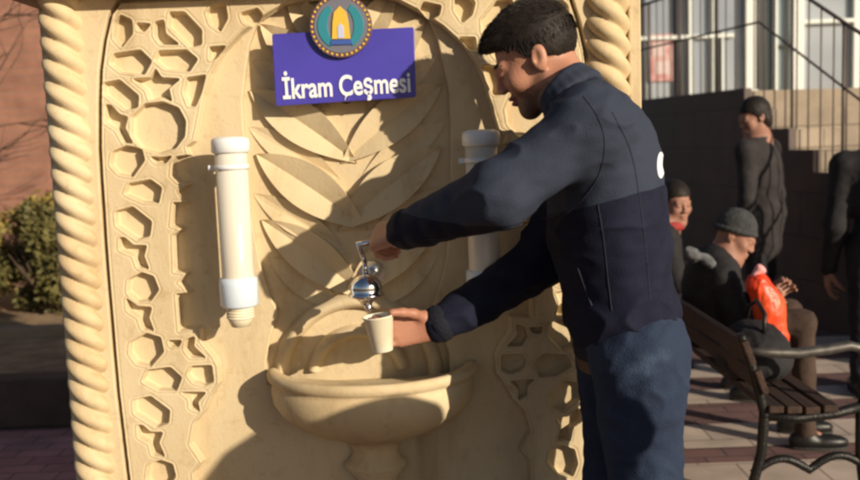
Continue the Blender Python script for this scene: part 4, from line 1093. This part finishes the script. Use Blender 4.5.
# railing
rl = empty('metal_railing', st(0, .08, ZT), 'thin dark metal handrail running along the terrace edge and down the stairs', 'railing')
def rail_z(t): return ZT+.02 if t < 0 else ZT-.15*(math.floor(t/.28)+1)
mb = MB(); H_ = .92
mb.tube([st(-6.4, .09, ZT+H_), st(-3, .09, ZT+H_), st(.0, .09, ZT+H_), st(.28*NS, .09, ZT-.15*NS+H_-.05)], .013, 10)
mb.tube([st(-6.4, .09, ZT+H_*.55), st(-3, .09, ZT+H_*.55), st(.0, .09, ZT+H_*.55), st(.28*NS, .09, ZT-.15*NS+H_*.55-.05)], .009, 8)
mb.build('handrail', M['rail'], rl)
def rail_top(t): return ZT+H_ if t < 0 else ZT+H_-(.15*NS+.05)*t/(.28*NS)
for t in [-.02, .42, .98, 1.5, 2.06, 2.6]+[-.62-.62*k for k in range(10)]:
    mb = MB(); mb.tube([st(t, .09, rail_z(t)-.01), st(t, .09, rail_top(t))], .011, 8); mb.build('post', M['rail'], rl)
for k in range(66):
    t = 2.5-.135*k
    if t < -6.3: break
    mb = MB(); mb.tube([st(t, .09, rail_z(t)-.01), st(t, .09, rail_top(t))], .0055, 6); mb.build('baluster', M['rail'], rl)

# glass building
YBL = 13.0
bld = empty('glass_building', (7, YBL, 1.2), 'modern building with blue grey glass front and white frames above the stairs', 'building')
def X(px): return P(px, 50, YBL).x
def Z(py, px=740): return P(px, py, YBL).z
mb = MB(); mb.box(X(560), 14, YBL+.12, YBL+5, 0, 5.2); mb.build('wall', M['wall_white'], bld)
zb0 = 1.2; z_top = 4.9
def pane(x0, x1, z0, z1, m='glass'):
    mb = MB(); mb.box(x0, x1, YBL+.06, YBL+.10, z0, z1); o = mb.build('window', M['frame_white'], bld); 
    o.data.materials.clear(); o.data.materials.append(M[m]); return o
def bar(x0, x1, z0, z1, m='frame_white', y=0, par=None):
    mb = MB(); mb.box(x0, x1, YBL-.03-y, YBL+.115, z0, z1); return mb.build('frame', M[m], par or bld, .004)
w1 = pane(X(600), X(689), zb0, z_top); w2 = pane(X(692), X(748), zb0, z_top); w3 = pane(X(765), X(773), zb0, z_top, 'glass2'); w4 = pane(X(777), X(792), zb0, z_top, 'glass2'); w5 = pane(X(804), X(853), zb0, z_top); w6 = pane(X(859), X(960), zb0, z_top)
bar(X(688.5), X(692), zb0, z_top, par=w1); bar(X(600), X(735), Z(38.5, 690), Z(35, 690), y=.004, par=w1)
bar(X(712), X(713.5), zb0, z_top, y=.002, par=w2); bar(X(714.5), X(718), zb0, z_top, 'frame_dark', par=w2); bar(X(721), X(723), zb0, Z(30, 720), y=.002, par=w2)
bar(X(745), X(757), zb0, z_top, y=.02, par=w2); bar(X(757.5), X(765), zb0, z_top, 'frame_dark', par=w3); bar(X(773), X(777), zb0, z_top, par=w3)
bar(X(790), X(803), zb0, z_top, y=.02, par=w4); bar(X(803.5), X(855), Z(23, 830), Z(19, 830), y=.004, par=w5); bar(X(853), X(859), zb0, z_top, par=w5)
bar(X(777.5), X(789.5), Z(47, 783), Z(44.5, 783), 'frame_dark', y=.004, par=w4)
bar(X(636), X(639.5), zb0, z_top, y=.002, par=w1)
# door leaf on the left bay
mb = MB(); mb.box(X(676), X(679), YBL-.02, YBL+.05, zb0, z_top); mb.build('mullion', M['frame_dark'], bld)
mb = MB(); mb.box(X(642), X(645.5), YBL-.02, YBL+.05, zb0, z_top); mb.build('mullion', M['frame_dark'], bld)
# pink notice on the glass
ps = MB(); ps.box(X(650), X(673), YBL+.02, YBL+.045, Z(81, 660), Z(34, 660)); po = ps.build('poster', M['poster_pink']); tag(po, 'pink and white poster stuck inside the left bay of the glass front', 'poster')
ps = MB(); ps.box(X(653), X(666), YBL+.012, YBL+.019, Z(56, 660), Z(42, 660)); ps.box(X(655), X(671), YBL+.012, YBL+.019, Z(74, 660), Z(61, 660)); ps.build('white_field', M['poster_white'], po)

# =========================================================== BENCH
YE0, YE1 = 2.98, 5.15
bench = empty('park_bench', (1.2, (YE0+YE1)/2, 0), 'slatted wooden park bench with black cast iron ends under the seated people', 'bench')
def end_frame(Y):
    m = MB()
    m.tube([(1.00, Y, 0.0), (1.04, Y, .12), (1.08, Y, .27), (1.09, Y, .41), (1.05, Y, .56), (1.02, Y, .65), (1.01, Y, .68)], [.020, .017, .017, .018, .016, .015, .013], 10)
    m.tube([(1.46, Y, 0.0), (1.43, Y, .10), (1.41, Y, .25), (1.41, Y, .42)], [.020, .017, .016, .017], 10)
    m.tube([(1.08, Y, .40), (1.2, Y, .385), (1.32, Y, .395), (1.42, Y, .42)], .017, 10)
    pts = []
    for k in range(19):
        t = k/18; pts.append((1.05+.38*t, Y, .20+.045*abs(math.sin(2*PI*t))+.01*t))
    m.tube(pts, .014, 8)
    m.tube([(1.41, Y, .42), (1.425, Y, .50), (1.42, Y, .57)], .013, 8)
    o = m.build('end_frame', M['iron'], bench)
    m = MB(); m.tube([(1.02, Y, .62), (1.10, Y, .612), (1.20, Y, .605), (1.30, Y, .615), (1.37, Y, .625), (1.405, Y, .615), (1.425, Y, .585), (1.42, Y, .555)], [.014, .016, .018, .018, .017, .016, .014, .012], 10); m.build('armrest', M['arm_metal'], o)
end_frame(YE0); end_frame(YE1)
for k in range(4):
    x = 1.095+.060*k; mb = MB(); mb.box(x, x+.049, YE0-.03, YE1+.03, .405+.004*abs(k-2), .43+.004*abs(k-2)); mb.build('seat_slat', M['bench_wood'], bench, .004)
for k in range(2):
    z = .475+.10*k; x = 1.076-.042*k; T = Matrix.Translation((x, 0, z)) @ Matrix.Rotation(R_(-20), 4, 'Y')
    mb = MB(); mb.box(0, .022, YE0-.03, YE1+.03, 0, .085, T=T); mb.build('back_slat', M['bench_wood'], bench, .004)

# unseen bin-shaped blocker, added to shade the foot of the fountain
bx_, by_ = .995, .98
lb = empty('shade_blocker', (bx_, by_, 0), 'unseen bin-shaped blocker with a domed lid, added to shade the fountain foot', 'shade blocker')
mb = MB(); mb.lathe(bx_, by_, [(0, .0), (.19, .0), (.20, .03), (.185, .05), (.20, .08), (.205, .5), (.21, .88), (.215, .90), (.20, .905), (.0, .90)], 40); mb.build('drum', M['iron'], lb)
mb = MB()
for k in range(4):
    a = PI/4+k*PI/2; mb = MB(); mb.tube([(bx_+.19*math.cos(a), by_+.19*math.sin(a), .895), (bx_+.19*math.cos(a), by_+.19*math.sin(a), 1.03)], .012, 8); mb.build('lid_post', M['iron'], lb)
mb = MB(); mb.lathe(bx_, by_, [(.0, 1.02), (.215, 1.02), (.22, 1.04), (.20, 1.10), (.15, 1.17), (.08, 1.215), (0, 1.225)], 40); mb.build('lid', M['iron'], lb)
# dark bag on the near end of the bench seat
Fg = Field(.006); g0 = Vector((1.19, 3.36, .53)); Fg.ell(g0, (.12, .15, .11), None, .03); Fg.ell(g0+Vector((0, 0, -.04)), (.13, .17, .07), None, .04)
def gpost(Fv, ax): return np.maximum(Fv, (.437-ax[2])[None, None, :].astype(np.float32))
gb = link('handbag', Fg.mesh('handbag', gpost, folds(.008, (16, 14, 12), 21, .4)), None, M['coat_black']); tag(gb, 'slouchy black bag on the near end of the bench seat', 'bag')
mb = MB(); mb.tube([g0+Vector((.0, -.10, .07)), g0+Vector((.01, -.08, .15)), g0+Vector((.01, 0, .185)), g0+Vector((.01, .08, .15)), g0+Vector((0, .10, .07))], .008, 8); mb.build('handle', M['shoe'], gb)
